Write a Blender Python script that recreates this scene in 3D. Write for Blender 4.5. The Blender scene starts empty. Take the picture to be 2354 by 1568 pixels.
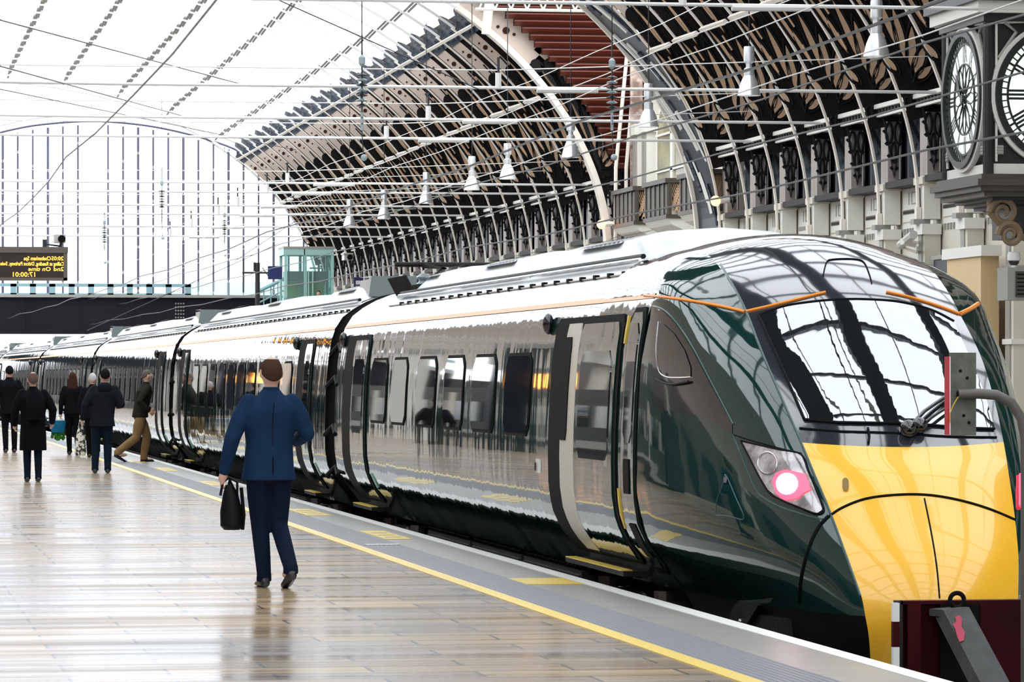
import bpy, bmesh, math, random
from mathutils import Vector, Matrix
from mathutils.bvhtree import BVHTree
from mathutils.geometry import delaunay_2d_cdt
random.seed(7)
sc = bpy.context.scene
COL = sc.collection
PI = math.pi

# ------------------------------------------------------------------ camera
F, EYE, HY, VPX, W, H = 9000.0, 1.6, 866.0, -325.0, 2354, 1568
TH = math.atan((W / 2 - VPX) / F)
CT, ST = math.cos(TH), math.sin(TH)
cam = bpy.data.objects.new('camera', bpy.data.cameras.new('camera'))
COL.objects.link(cam)
cam.location = (0, 0, EYE)
cam.rotation_euler = (PI / 2, 0, -TH)
cam.data.sensor_width = 36
cam.data.lens = 36 * F / W
cam.data.shift_y = (HY - H / 2) / W
cam.data.clip_start = .5
cam.data.clip_end = 900
sc.camera = cam

# ------------------------------------------------------------------ world, exposure
wd = bpy.data.worlds.new('world'); sc.world = wd; wd.use_nodes = True
n = wd.node_tree; bg = n.nodes['Background']
geo = n.nodes.new('ShaderNodeTexCoord'); sep = n.nodes.new('ShaderNodeSeparateXYZ')
cr = n.nodes.new('ShaderNodeValToRGB')
n.links.new(geo.outputs['Generated'], sep.inputs[0]); n.links.new(sep.outputs[2], cr.inputs[0])
cr.color_ramp.elements[0].position = 0.0; cr.color_ramp.elements[0].color = (.16, .17, .18, 1)
cr.color_ramp.elements[1].position = 0.03; cr.color_ramp.elements[1].color = (.93, .965, 1, 1)
n.links.new(cr.outputs[0], bg.inputs[0])
bg.inputs[1].default_value = 3.5
sc.view_settings.view_transform = 'Standard'
sc.view_settings.look = 'None'
sc.view_settings.gamma = 1
sc.view_settings.use_curve_mapping = False
sc.view_settings.exposure = 0.22

# ------------------------------------------------------------------ pixel <-> place
def gnd(px, py, z=0.0):
    zc = F * (EYE - z) / (py - HY); xc = (px - W / 2) * zc / F
    return Vector((xc * CT + zc * ST, zc * CT - xc * ST, z))
def at_y(px, py, Y):
    k = (px - W / 2) / F; X = Y * (ST + k * CT) / (CT - k * ST); zc = Y * CT + X * ST
    return Vector((X, Y, EYE + (HY - py) * zc / F))
def at_x(px, py, X):
    k = (px - W / 2) / F; Y = X * (CT - k * ST) / (ST + k * CT); zc = Y * CT + X * ST
    return Vector((X, Y, EYE + (HY - py) * zc / F))

# ------------------------------------------------------------------ materials
MATS = {}
def mat(name, col, rough=.5, metal=0.0, ior=1.5, coat=0.0, emit=None, estr=1.0, noise=None, bump=0.0, spec=None, trans=0.0):
    m = bpy.data.materials.new(name); m.use_nodes = True
    t = m.node_tree; b = t.nodes['Principled BSDF']
    b.inputs['Base Color'].default_value = (*col, 1)
    b.inputs['Roughness'].default_value = rough
    b.inputs['Metallic'].default_value = metal
    b.inputs['IOR'].default_value = ior
    b.inputs['Coat Weight'].default_value = coat
    b.inputs['Coat Roughness'].default_value = .03
    if emit:
        b.inputs['Emission Color'].default_value = (*emit, 1); b.inputs['Emission Strength'].default_value = estr
    if noise or bump:
        tc = t.nodes.new('ShaderNodeTexCoord'); nz = t.nodes.new('ShaderNodeTexNoise')
        sc_, amt, col2 = noise if noise else (8, 0, col)
        nz.inputs['Scale'].default_value = sc_; nz.inputs['Detail'].default_value = 5
        t.links.new(tc.outputs['Object'], nz.inputs['Vector'])
        if noise:
            r = t.nodes.new('ShaderNodeValToRGB')
            r.color_ramp.elements[0].position = .5 - amt / 2; r.color_ramp.elements[0].color = (*col2, 1)
            r.color_ramp.elements[1].position = .5 + amt / 2; r.color_ramp.elements[1].color = (*col, 1)
            t.links.new(nz.outputs[0], r.inputs[0]); t.links.new(r.outputs[0], b.inputs['Base Color'])
        if bump:
            bp = t.nodes.new('ShaderNodeBump'); bp.inputs['Strength'].default_value = bump
            t.links.new(nz.outputs[0], bp.inputs['Height']); t.links.new(bp.outputs[0], b.inputs['Normal'])
    MATS[name] = m
    return m

M_green = mat('green_paint', (.004, .034, .028), .05, ior=1.5, coat=.5, noise=(.55, .5, (.005, .026, .024)))
_t = M_green.node_tree; _b = _t.nodes['Principled BSDF']
_tc = _t.nodes.new('ShaderNodeTexCoord'); _mp = _t.nodes.new('ShaderNodeMapping'); _mp.inputs['Scale'].default_value = (1.0, .9, .28)
_nz = _t.nodes.new('ShaderNodeTexNoise'); _nz.inputs['Scale'].default_value = 1.6; _nz.inputs['Detail'].default_value = 2.5
_bp = _t.nodes.new('ShaderNodeBump'); _bp.inputs['Strength'].default_value = .30; _bp.inputs['Distance'].default_value = .03
_t.links.new(_tc.outputs['Object'], _mp.inputs[0]); _t.links.new(_mp.outputs[0], _nz.inputs['Vector']); _t.links.new(_nz.outputs[0], _bp.inputs['Height'])
_t.links.new(_bp.outputs[0], _b.inputs['Normal']); _t.links.new(_bp.outputs[0], _b.inputs['Coat Normal'])
M_roofp = mat('train_roof_grey', (.66, .69, .69), .25, ior=1.6, noise=(1.5, .5, (.50, .53, .53)))
M_black = mat('gloss_black', (.006, .006, .008), .08, ior=1.7, coat=.5)
M_slate = mat('slate_nose_panel', (.028, .030, .038), .07, ior=2.0, coat=.6)
M_yellow = mat('nose_yellow', (.95, .50, .03), .22, ior=1.55, coat=.7)
M_orange = mat('orange_stripe', (1.0, .30, .02), .3)
M_glass = mat('dark_window_glass', (.01, .012, .014), .02, ior=2.3)
M_screen = mat('windscreen_glass', (.012, .014, .016), .015, ior=3.8)
M_rubber = mat('black_rubber', (.005, .005, .005), .7, ior=1.2)
M_under = mat('underframe_black', (.012, .012, .012), .5, ior=1.22, noise=(5, .5, (.03, .028, .025)))
M_boxgrey = mat('underframe_grey', (.035, .036, .037), .4)
M_cream = mat('cream_door_edge', (.62, .60, .52), .35)
M_silver = mat('silver', (.6, .61, .62), .22, metal=.9)
M_white = mat('white_paint', (.78, .78, .76), .4)
M_rib = mat('rib_cream', (.88, .82, .74), .5, noise=(2.0, .6, (.74, .67, .59)))
M_webc = mat('rib_web_cream', (.74, .62, .54), .6, noise=(1.2, .6, (.60, .49, .42)))
M_iron = mat('wrought_iron_dark', (.012, .012, .014), .55, ior=1.22)
M_fanb = mat('fan_back_brown', (.014, .011, .010), .7, ior=1.22)
M_petal = mat('petal_tan', (.74, .50, .33), .6)
M_hole = mat('hole_dark', (.05, .02, .015), .8, ior=1.22)
M_crest = mat('crest_blue_iron', (.02, .025, .035), .5, ior=1.22, noise=(9, .3, (.12, .14, .17)))
M_maroon = mat('maroon_boarding', (.075, .022, .016), .6, ior=1.22, noise=(.8, .6, (.03, .012, .010)))
M_wall = mat('cream_wall', (.72, .68, .58), .6, noise=(.9, .6, (.60, .57, .48)))
M_wallw = mat('white_moulding', (.78, .76, .70), .5)
M_wallg = mat('grey_moulding', (.33, .32, .29), .5)
M_tan = mat('tan_pillar', (.66, .48, .26), .6)
M_sill = mat('dark_sill', (.055, .05, .048), .6, ior=1.22)
M_navy = mat('navy_panel', (.010, .014, .022), .3, ior=1.22)
M_mosaic = mat('leaded_glass', (.08, .10, .12), .2, noise=(5, .25, (.015, .02, .03)))
M_olive = mat('olive_glass', (.46, .42, .24), .25, noise=(1.0, .5, (.14, .14, .10)))
M_bronze = mat('bronze_iron', (.07, .058, .045), .45)
M_lampsh = mat('lamp_shade_aluminium', (.72, .74, .76), .25, metal=.6)
M_lampin = mat('lamp_glow', (1, 1, 1), .5, emit=(1, .98, .92), estr=4)
M_wire = mat('wire_dark', (.02, .02, .022), .4)
M_wirew = mat('wire_pale', (.75, .74, .72), .4)
M_insul = mat('insulator_glass', (.35, .42, .45), .2)
M_girder = mat('girder_dark', (.010, .010, .014), .45, ior=1.22, noise=(.3, .5, (.016, .016, .022)))
M_teal = mat('bridge_teal', (.25, .42, .47), .4)
M_teal2 = mat('lift_frame_mint', (.36, .60, .55), .4)
M_board = mat('board_casing', (.13, .105, .085), .5)
M_screenb = mat('board_face', (.02, .009, .004), .4)
M_led = mat('amber_led', (1, .5, .05), .5, emit=(1, .42, .04), estr=4.5)
M_cctv = mat('cctv_grey', (.55, .54, .50), .4)
M_blue = mat('blue_sign', (.012, .02, .12), .4)
M_plate = mat('concrete_grey_plate', (.14, .15, .12), .7, noise=(14, .5, (.07, .075, .06)))
M_red = mat('red_paint', (.5, .01, .03), .4)
M_dred = mat('buffer_dark_red', (.055, .002, .004), .6, ior=1.2, noise=(1.2, .5, (.016, .001, .002)))
M_strut = mat('worn_grey_steel', (.06, .06, .06), .7, noise=(7, .4, (.03, .03, .03)))
M_tail = mat('tail_light', (1, .1, .12), .4, emit=(1, .03, .08), estr=3)
M_tailw = mat('tail_light_core', (1, .9, .9), .4, emit=(1, .82, .84), estr=14)
M_lens = mat('lamp_lens', (.16, .15, .16), .06, ior=2.2, noise=(9, .3, (.55, .5, .52)))
M_yline = mat('platform_yellow', (.80, .56, .07), .35)
M_tact = mat('tactile_blue_grey', (.15, .155, .18), .4)
M_cope = mat('coping_stone', (.31, .30, .27), .35, noise=(2.5, .6, (.22, .215, .20)), bump=.05)
M_wline = mat('edge_white', (.80, .80, .77), .4)
M_ballast = mat('track_bed', (.018, .017, .016), .9, noise=(6, .5, (.035, .03, .028)), bump=.4)
M_steel = mat('rail_steel', (.25, .22, .20), .35, metal=.7)
M_skin = mat('skin', (.62, .36, .27), .5)
M_gwhite = mat('glazing_bar_grey', (.72, .72, .71), .5)
M_purl = mat('purlin_grey', (.22, .20, .17), .5)
M_mull = mat('mullion_slate', (.10, .10, .16), .5)
M_brick = mat('left_wall_stone', (.36, .33, .28), .7, noise=(.5, .5, (.20, .19, .17)))
M_orl = mat('added_lamp_orange', (1, .4, .05), .5, emit=(1, .33, .04), estr=14)

def cloth(name, c, c2=None, r=.85):
    return mat(name, c, r, ior=1.2, noise=(6, .6, c2 or tuple(x * .65 for x in c)))
M_suit = cloth('navy_blue_suit', (.010, .032, .080), (.005, .019, .050))
M_trou = cloth('dark_navy_trousers', (.006, .012, .030), (.003, .007, .019))
M_hair = cloth('brown_hair', (.075, .036, .022))
M_coat = cloth('black_coat', (.004, .004, .006), (.002, .002, .003))
M_char = cloth('charcoal_jacket', (.010, .012, .018))
M_dnav = cloth('dark_denim', (.006, .012, .024))
M_olv = cloth('dark_olive_jacket', (.020, .018, .012))
M_khaki = cloth('khaki_trousers', (.26, .16, .075), (.18, .11, .05))
M_ghair = cloth('grey_hair', (.55, .52, .52), (.42, .40, .40))
M_bhair = cloth('black_hair', (.008, .007, .007))
M_rhair = cloth('auburn_hair', (.06, .022, .016))
M_shoe = mat('black_leather', (.012, .010, .010), .35)
M_bag = mat('black_bag', (.003, .003, .004), .5, ior=1.25)
M_bluebag = cloth('bright_blue_bag', (.01, .16, .30))
M_leaf = cloth('green_leaves', (.04, .16, .02))
M_pattern = mat('spotted_bag', (.70, .68, .60), .7, noise=(16, .06, (.03, .03, .03)))

# stepped, mostly clear roof glazing
def glaze(name, tint, mixv, rough=.4):
    m = bpy.data.materials.new(name); m.use_nodes = True; t = m.node_tree
    for x in list(t.nodes): t.nodes.remove(x)
    o = t.nodes.new('ShaderNodeOutputMaterial'); mx = t.nodes.new('ShaderNodeMixShader')
    tr = t.nodes.new('ShaderNodeBsdfTransparent'); df = t.nodes.new('ShaderNodeBsdfDiffuse')
    tr.inputs[0].default_value = (*tint, 1); df.inputs[0].default_value = (.8, .8, .8, 1)
    mx.inputs[0].default_value = mixv
    t.links.new(tr.outputs[0], mx.inputs[1]); t.links.new(df.outputs[0], mx.inputs[2]); t.links.new(mx.outputs[0], o.inputs[0])
    return m
M_roofglass = glaze('roof_glazing', (.80, .82, .83), .12)
M_gabglass = glaze('gable_glazing', (.93, .94, .97), .10)
M_liftglass = glaze('lift_glass', (.62, .86, .84), .12)
M_bridgeglass = glaze('parapet_glass', (.70, .86, .90), .25)

# wet platform paving: rows run across the platform
def floor_mat():
    m = bpy.data.materials.new('wet_paving'); m.use_nodes = True; t = m.node_tree; L = t.links
    b = t.nodes['Principled BSDF']
    tc = t.nodes.new('ShaderNodeTexCoord')
    br = t.nodes.new('ShaderNodeTexBrick')
    L.new(tc.outputs['Object'], br.inputs['Vector'])
    br.inputs['Scale'].default_value = 1.0
    br.inputs['Brick Width'].default_value = 1.1; br.inputs['Row Height'].default_value = .42
    br.inputs['Mortar Size'].default_value = .012; br.inputs['Mortar Smooth'].default_value = .3
    br.inputs['Color1'].default_value = (.40, .27, .14, 1); br.inputs['Color2'].default_value = (.22, .155, .09, 1)
    br.inputs['Mortar'].default_value = (.05, .048, .045, 1)
    mp = t.nodes.new('ShaderNodeMapping'); mp.inputs['Scale'].default_value = (.22, 2.6, 1)
    L.new(tc.outputs['Object'], mp.inputs[0])
    nz = t.nodes.new('ShaderNodeTexNoise'); nz.inputs['Scale'].default_value = 1; nz.inputs['Detail'].default_value = 4
    L.new(mp.outputs[0], nz.inputs['Vector'])
    nz2 = t.nodes.new('ShaderNodeTexNoise'); nz2.inputs['Scale'].default_value = .5; nz2.inputs['Detail'].default_value = 3
    L.new(tc.outputs['Object'], nz2.inputs['Vector'])
    mx = t.nodes.new('ShaderNodeMixRGB'); mx.blend_type = 'MIX'; mx.inputs[2].default_value = (.20, .205, .215, 1)
    r0 = t.nodes.new('ShaderNodeMapRange'); r0.inputs[1].default_value = .42; r0.inputs[2].default_value = .62; r0.inputs[3].default_value = 0; r0.inputs[4].default_value = .6
    L.new(nz2.outputs[0], r0.inputs[0]); L.new(r0.outputs[0], mx.inputs[0]); L.new(br.outputs[0], mx.inputs[1])
    for x in (b,): t.nodes.remove(x)
    out = t.nodes['Material Output']
    df = t.nodes.new('ShaderNodeBsdfDiffuse'); gl = t.nodes.new('ShaderNodeBsdfGlossy'); ms = t.nodes.new('ShaderNodeMixShader')
    L.new(mx.outputs[0], df.inputs[0]); gl.inputs[0].default_value = (.92, .93, .96, 1)
    def rng(a, b_, src):
        r = t.nodes.new('ShaderNodeMapRange'); r.inputs[1].default_value = .35; r.inputs[2].default_value = .65
        r.inputs[3].default_value = a; r.inputs[4].default_value = b_; L.new(src, r.inputs[0]); return r.outputs[0]
    L.new(rng(.12, .26, nz.outputs[0]), gl.inputs['Roughness'])
    L.new(rng(.52, .24, nz.outputs[0]), ms.inputs[0])
    bp = t.nodes.new('ShaderNodeBump'); bp.inputs['Strength'].default_value = .10; bp.inputs['Distance'].default_value = .02
    L.new(nz.outputs[0], bp.inputs['Height']); L.new(bp.outputs[0], gl.inputs['Normal'])
    L.new(df.outputs[0], ms.inputs[1]); L.new(gl.outputs[0], ms.inputs[2]); L.new(ms.outputs[0], out.inputs[0])
    return m
M_floor = floor_mat()

# ------------------------------------------------------------------ mesh builder
ORG = {}
class MB:
    def __init__(s): s.v = []; s.f = []; s.m = []; s.mats = []
    def mi(s, m):
        if m not in s.mats: s.mats.append(m)
        return s.mats.index(m)
    def add(s, vs, fs, m):
        o = len(s.v); i = s.mi(m)
        s.v += [Vector(v) for v in vs]; s.f += [tuple(o + k for k in f) for f in fs]; s.m += [i] * len(fs)
        return s
    def box(s, lo, hi, m):
        x0, y0, z0 = lo; x1, y1, z1 = hi
        return s.add([(x0,y0,z0),(x1,y0,z0),(x1,y1,z0),(x0,y1,z0),(x0,y0,z1),(x1,y0,z1),(x1,y1,z1),(x0,y1,z1)],
            [(0,3,2,1),(4,5,6,7),(0,1,5,4),(1,2,6,5),(2,3,7,6),(3,0,4,7)], m)
    def tube(s, pts, r, m, nseg=8, cap=True):
        pts = [Vector(p) for p in pts]; N = len(pts)
        rs = r if isinstance(r, (list, tuple)) else [r] * N
        vs = []; up = None
        for i, p in enumerate(pts):
            d = (pts[min(i + 1, N - 1)] - pts[max(i - 1, 0)])
            d = d.normalized() if d.length > 1e-9 else Vector((0, 0, 1))
            if up is None:
                up = Vector((0, 0, 1)) if abs(d.z) < .9 else Vector((0, 1, 0))
            a = d.cross(up); a = a.normalized() if a.length > 1e-6 else d.orthogonal().normalized()
            c = a.cross(d).normalized(); up = c
            for k in range(nseg):
                t = 2 * PI * k / nseg
                vs.append(p + a * math.cos(t) * rs[i] + c * math.sin(t) * rs[i])
        fs = []
        for i in range(N - 1):
            for k in range(nseg):
                k2 = (k + 1) % nseg
                fs.append((i*nseg+k, i*nseg+k2, (i+1)*nseg+k2, (i+1)*nseg+k))
        if cap:
            fs.append(tuple(range(nseg))[::-1]); fs.append(tuple((N-1)*nseg + k for k in range(nseg)))
        return s.add(vs, fs, m)
    def etube(s, rings, m, nseg=12):
        # rings: (centre, rx, ry, [axis-x dir]) horizontal ellipses or oriented by normal
        vs = []
        for c, rx, ry, ux, uy in rings:
            c = Vector(c); ux = Vector(ux).normalized(); uy = Vector(uy).normalized()
            for k in range(nseg):
                t = 2 * PI * k / nseg
                vs.append(c + ux * math.cos(t) * rx + uy * math.sin(t) * ry)
        fs = []; N = len(rings)
        for i in range(N - 1):
            for k in range(nseg):
                k2 = (k + 1) % nseg
                fs.append((i*nseg+k, i*nseg+k2, (i+1)*nseg+k2, (i+1)*nseg+k))
        fs.append(tuple(range(nseg))[::-1]); fs.append(tuple((N-1)*nseg + k for k in range(nseg)))
        return s.add(vs, fs, m)
    def lathe(s, prof, c, m, nseg=20):
        vs = []; c = Vector(c)
        for r, z in prof:
            for k in range(nseg):
                t = 2 * PI * k / nseg
                vs.append(c + Vector((r * math.cos(t), r * math.sin(t), z)))
        fs = []
        for i in range(len(prof) - 1):
            for k in range(nseg):
                k2 = (k + 1) % nseg
                fs.append((i*nseg+k, i*nseg+k2, (i+1)*nseg+k2, (i+1)*nseg+k))
        return s.add(vs, fs, m)
    def prism(s, poly, fn, d0, d1, m):
        # poly: 2D outline; fn(a, b, d) -> 3D; thickness from d0 to d1
        N = len(poly)
        vs = [fn(a, b, d0) for a, b in poly] + [fn(a, b, d1) for a, b in poly]
        fs = [tuple(range(N))[::-1], tuple(range(N, 2 * N))]
        for k in range(N):
            k2 = (k + 1) % N; fs.append((k, k2, N + k2, N + k))
        return s.add(vs, fs, m)
    def grid(s, rows, m, closed=False):
        nr, nc = len(rows), len(rows[0]); vs = [p for r in rows for p in r]; fs = []
        for i in range(nr - 1):
            for k in range(nc if closed else nc - 1):
                k2 = (k + 1) % nc
                fs.append((i*nc+k, i*nc+k2, (i+1)*nc+k2, (i+1)*nc+k))
        return s.add(vs, fs, m)
    def sphere(s, c, r, m, nu=12, nv=8):
        r = (r, r, r) if not isinstance(r, (tuple, list)) else r
        c = Vector(c); rows = []
        for i in range(nv + 1):
            a = PI * i / nv
            rows.append([c + Vector((r[0]*math.sin(a)*math.cos(2*PI*k/nu), r[1]*math.sin(a)*math.sin(2*PI*k/nu), r[2]*math.cos(a))) for k in range(nu)])
        return s.grid(rows, m, True)
    def build(s, name, parent=None, smooth=False, remesh=None, world=True, iters=3):
        off = Vector(ORG.get(parent.name, (0, 0, 0))) if (parent and world) else Vector((0, 0, 0))
        me = bpy.data.meshes.new(name)
        me.from_pydata([tuple(v - off) for v in s.v], [], s.f)
        for m in s.mats: me.materials.append(m)
        me.polygons.foreach_set('material_index', s.m)
        bm = bmesh.new(); bm.from_mesh(me); bmesh.ops.recalc_face_normals(bm, faces=bm.faces); bm.to_mesh(me); bm.free()
        if smooth:
            me.polygons.foreach_set('use_smooth', [True] * len(me.polygons))
            if smooth != 'all':
                me.set_sharp_from_angle(angle=math.radians(smooth if smooth is not True else 40))
        o = bpy.data.objects.new(name, me); COL.objects.link(o)
        if parent: o.parent = parent; ORG[o.name] = tuple(off)
        if remesh:
            md = o.modifiers.new('r', 'REMESH'); md.mode = 'VOXEL'; md.voxel_size = remesh; md.use_smooth_shade = True
            sm = o.modifiers.new('s', 'SMOOTH'); sm.iterations = iters; sm.factor = .5
        return o

def tag(o, label=None, cat=None, group=None, kind=None):
    if label: o['label'] = label
    if cat: o['category'] = cat
    if group: o['group'] = group
    if kind: o['kind'] = kind
    return o
def thing(name, loc, label, cat, group=None, kind=None, rz=0):
    o = bpy.data.objects.new(name, None); COL.objects.link(o)
    o.location = loc; o.rotation_euler = (0, 0, rz); o.empty_display_size = .2
    ORG[o.name] = tuple(loc)
    return tag(o, label, cat, group, kind)
def struct(b, name, label=None, cat=None, parent=None, smooth=False):
    o = b.build(name, parent, smooth)
    if not parent: tag(o, label, cat, None, 'structure')
    return o
def copy_tree(o, parent=None):
    c = o.copy(); COL.objects.link(c); c.parent = parent
    for ch in list(o.children): copy_tree(ch, c)
    return c

# ================================================================== PLATFORM AND TRACK
def dxc(Y):                     # the track and the edge bend left far away
    return -1.56e-4 * max(0.0, Y - 80) ** 2
YS = [8, 20, 35, 50, 65, 80] + [80 + 6 * k for k in range(1, 21)]
def strip(x0, x1, z0, z1, m, y0=None, y1=None, left_fixed=False):
    ys = [y for y in YS if (y0 is None or y >= y0) and (y1 is None or y <= y1)]
    if y0 is not None and y0 not in ys: ys = [y0] + ys
    if y1 is not None and y1 not in ys: ys = ys + [y1]
    b = MB(); rows = []
    for y in ys:
        d = dxc(y); a = x0 if left_fixed else x0 + d
        rows.append([Vector((a, y, z0)), Vector((x1 + d, y, z0)), Vector((x1 + d, y, z1)), Vector((a, y, z1))])
    b.grid(rows, m, True)
    b.add(rows[0], [(0, 1, 2, 3)], m); b.add(rows[-1], [(3, 2, 1, 0)], m)
    return b
struct(strip(-26, 4.55, -1.0, 0, M_floor, left_fixed=True), 'floor', 'wet reflective stone platform paving left of the train', 'floor')
def flat(name, x0, x1, z1, m, label):
    return struct(strip(x0, x1, -.02, z1, m), name, label, 'marking')
flat('trim_1', 4.55, 4.67, .006, M_yline, 'yellow safety line running along the platform')
tb = strip(4.67, 5.08, -.5, .0, M_tact)
for k in range(9):
    x = 4.70 + k * .044
    ys = YS; rows = [[Vector((x + dxc(y), y, .0)), Vector((x + .022 + dxc(y), y, .0)), Vector((x + .018 + dxc(y), y, .006)), Vector((x + .004 + dxc(y), y, .006))] for y in ys]
    tb.grid(rows, M_tact, True)
struct(tb, 'trim_2', 'ribbed blue grey tactile paving beside the yellow line', 'paving')
struct(strip(5.08, 5.51, -.5, .002, M_cope), 'trim_3', 'grey coping stones along the platform edge', 'coping')
eb = strip(5.51, 5.64, -.16, .006, M_wline)
struct(eb, 'trim_4', 'white painted line on the platform edge', 'marking')
struct(strip(4.55, 5.56, -1.0, -.5, M_ballast), 'wall_platform_face', 'dark platform face below the coping', 'wall')
struct(strip(5.50, 8.75, -1.1, -.99, M_ballast), 'floor_trackbed', 'dark track bed below the train', 'track bed')
struct(strip(8.7, 12.0, -1.0, 0, M_cope), 'floor_far_platform', 'pale platform behind the train', 'floor')
b = MB().box((11.9, 0, -1.0), (24, 200, 0), M_cope); struct(b, 'floor_concourse', 'concourse paving at the foot of the cream wall', 'floor')
b = MB().box((5.0, 4, -1.3), (9, 8.2, 0), M_cope); struct(b, 'floor_end', 'paving beyond the buffer stop', 'floor')
for px_, lab in ((6.35, 'near'), (7.79, 'far')):
    o = strip(px_ - .035, px_ + .035, -.99, -.90, M_steel).build('rail')
    tag(o, 'steel running rail on the %s side below the train' % lab, 'rail', 'rails under the train')
# yellow door marks on the coping
marks = [(5.06, 5.50, 29.62, 30.52), (5.10, 5.36, 38.1, 40.2), (5.08, 5.36, 44.7, 47.0), (5.10, 5.34, 57.2, 59.6), (5.10, 5.34, 66.2, 68.6), (5.02, 5.3, 73.2, 74.6)]
for i, (x0, x1, y0, y1) in enumerate(marks):
    b = MB()
    b.box((x0, y0, .0), (x1, y1, .007), M_yline)
    if i: 
        for q in range(3):
            yy = y0 + (y1 - y0) * (q + .7) / 4
            b.box((x0 + .05, yy, .007), (x1 - .05, yy + .10, .009), M_cope)
    tag(b.build('door_marking'), ['broad plain yellow bar painted on the coping, nearest of the door marks',
        'yellow coping mark between the suited man and the train, right of his legs', 'yellow coping mark directly right of the suited man\'s knees',
        'yellow coping mark left of the suited man\'s bag', 'yellow coping mark behind the walker in khaki trousers, nearer one',
        'yellow coping mark under the front shoe of the person in khaki trousers'][i], 'floor marking', 'yellow door marks on the coping')
b = MB().box((4.74, 36.82, .004), (5.06, 36.94, .009), M_wline)
tag(b.build('floor_marking'), 'short white bar across the ribbed tactile strip', 'floor marking')

# ================================================================== TRAIN
XC = 7.07
SEC = [(1.00, .0), (1.02, .04), (1.13, .2), (1.24, .33), (1.32, .5), (1.35, .7), (1.355, .95), (1.35, 1.2), (1.335, 1.5), (1.31, 1.8), (1.27, 2.05), (1.22, 2.2), (1.13, 2.34), (1.0, 2.44), (.84, 2.53), (.66, 2.60), (.4, 2.66), (0, 2.70)]
def secx(z):
    for (x0, z0), (x1, z1) in zip(SEC, SEC[1:]):
        if z <= z1: return x0 + (x1 - x0) * max(0, (z - z0)) / (z1 - z0)
    return 0
def secn(z):
    e = .03; d = (secx(z + e) - secx(z - e)) / (2 * e)
    v = Vector((1, 0, -d)); return v.normalized()
def side(y, z, off=0.0, sgn=-1):      # a point on the bodyside, local car space
    nn = secn(z)
    return Vector((sgn * (secx(z) + nn.x * off), y, z + nn.z * off))

def cdt_fill(poly, step, fn, m, b):
    # fills a 2D outline with triangles, maps every vertex with fn
    def inside(p):
        c = False; j = len(poly) - 1
        for i in range(len(poly)):
            xi, yi = poly[i]; xj, yj = poly[j]
            if (yi > p[1]) != (yj > p[1]) and p[0] < (xj - xi) * (p[1] - yi) / (yj - yi) + xi: c = not c
            j = i
        return c
    ed = []
    for i in range(len(poly)):
        a = Vector(poly[i]); c = Vector(poly[(i + 1) % len(poly)]); nn = max(1, int((c - a).length / step))
        for k in range(nn): ed.append(a.lerp(c, k / nn))
    x0 = min(p[0] for p in poly); x1 = max(p[0] for p in poly); y0 = min(p[1] for p in poly); y1 = max(p[1] for p in poly)
    ins = []
    x = x0 + step * .5
    while x < x1:
        y = y0 + step * .5
        while y < y1:
            p = (x, y)
            if inside(p) and all((Vector(p) - e).length > step * .4 for e in ed): ins.append(Vector(p))
            y += step
        x += step
    pts = ed + ins
    r = delaunay_2d_cdt(pts, [(i, (i + 1) % len(ed)) for i in range(len(ed))], [list(range(len(ed)))], 1, 1e-5)
    vs = [fn(p[0], p[1]) for p in r[0]]
    b.add(vs, [tuple(f) for f in r[2]], m)
def rrect(y0, z0, y1, z1, r, n=4):
    r = min(r, (y1-y0)/2 - 1e-3, (z1-z0)/2 - 1e-3)
    out = []
    for cx, cy, a0 in ((y1 - r, z1 - r, 0), (y0 + r, z1 - r, 90), (y0 + r, z0 + r, 180), (y1 - r, z0 + r, 270)):
        for k in range(n + 1):
            a = math.radians(a0 + 90 * k / n); out.append((cx + r * math.cos(a), cy + r * math.sin(a)))
    return out
def sidepatch(b, y0, z0, y1, z1, r, off, m, sgn=-1):
    # rows follow the section so a tall patch bends with the side
    n_ = max(2, int((z1 - z0) / .08)); rows = []
    for i in range(n_ + 1):
        z = z0 + (z1 - z0) * i / n_
        dz = min(z - z0, z1 - z); ins = r - math.sqrt(max(0, r * r - (r - dz) ** 2)) if dz < r else 0
        rows.append([side(y0 + ins, z, off, sgn), side(y1 - ins, z, off, sgn)])
    b.grid(rows, m)
    # thickness rim
    rows2 = [[side(v0.y, zz, 0, sgn), v0] for v0, zz in zip([r_[0] for r_ in rows], [z0 + (z1 - z0) * i / n_ for i in range(n_ + 1)])]
    b.grid(rows2, m)
    rows3 = [[v0, side(v0.y, zz, 0, sgn)] for v0, zz in zip([r_[1] for r_ in rows], [z0 + (z1 - z0) * i / n_ for i in range(n_ + 1)])]
    b.grid(rows3, m)

def shell(y0, y1, b, top=None):
    prof = [Vector((-x, 0, z)) for x, z in SEC] + [Vector((x, 0, z)) for x, z in SEC[::-1][1:]]
    ny = max(2, int((y1 - y0) / 2)); rows = []
    for i in range(ny + 1):
        y = y0 + (y1 - y0) * i / ny; rows.append([Vector((p.x, y, p.z)) for p in prof])
    zc = .5
    vs = [p for r in rows for p in r]; nc = len(prof)
    for i in range(ny):
        for k in range(nc - 1):
            zm = (prof[k].z + prof[k + 1].z) / 2
            m = M_roofp if zm > 2.33 else M_green
            b.add([rows[i][k], rows[i][k+1], rows[i+1][k+1], rows[i+1][k]], [(0, 1, 2, 3)], m)
    for r in (rows[0], rows[-1]):
        b.add(r, [tuple(range(nc))], M_rubber)
    b.add([rows[0][0], rows[0][-1], rows[-1][-1], rows[-1][0]], [(0, 1, 2, 3)], M_rubber)
    return b
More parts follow.
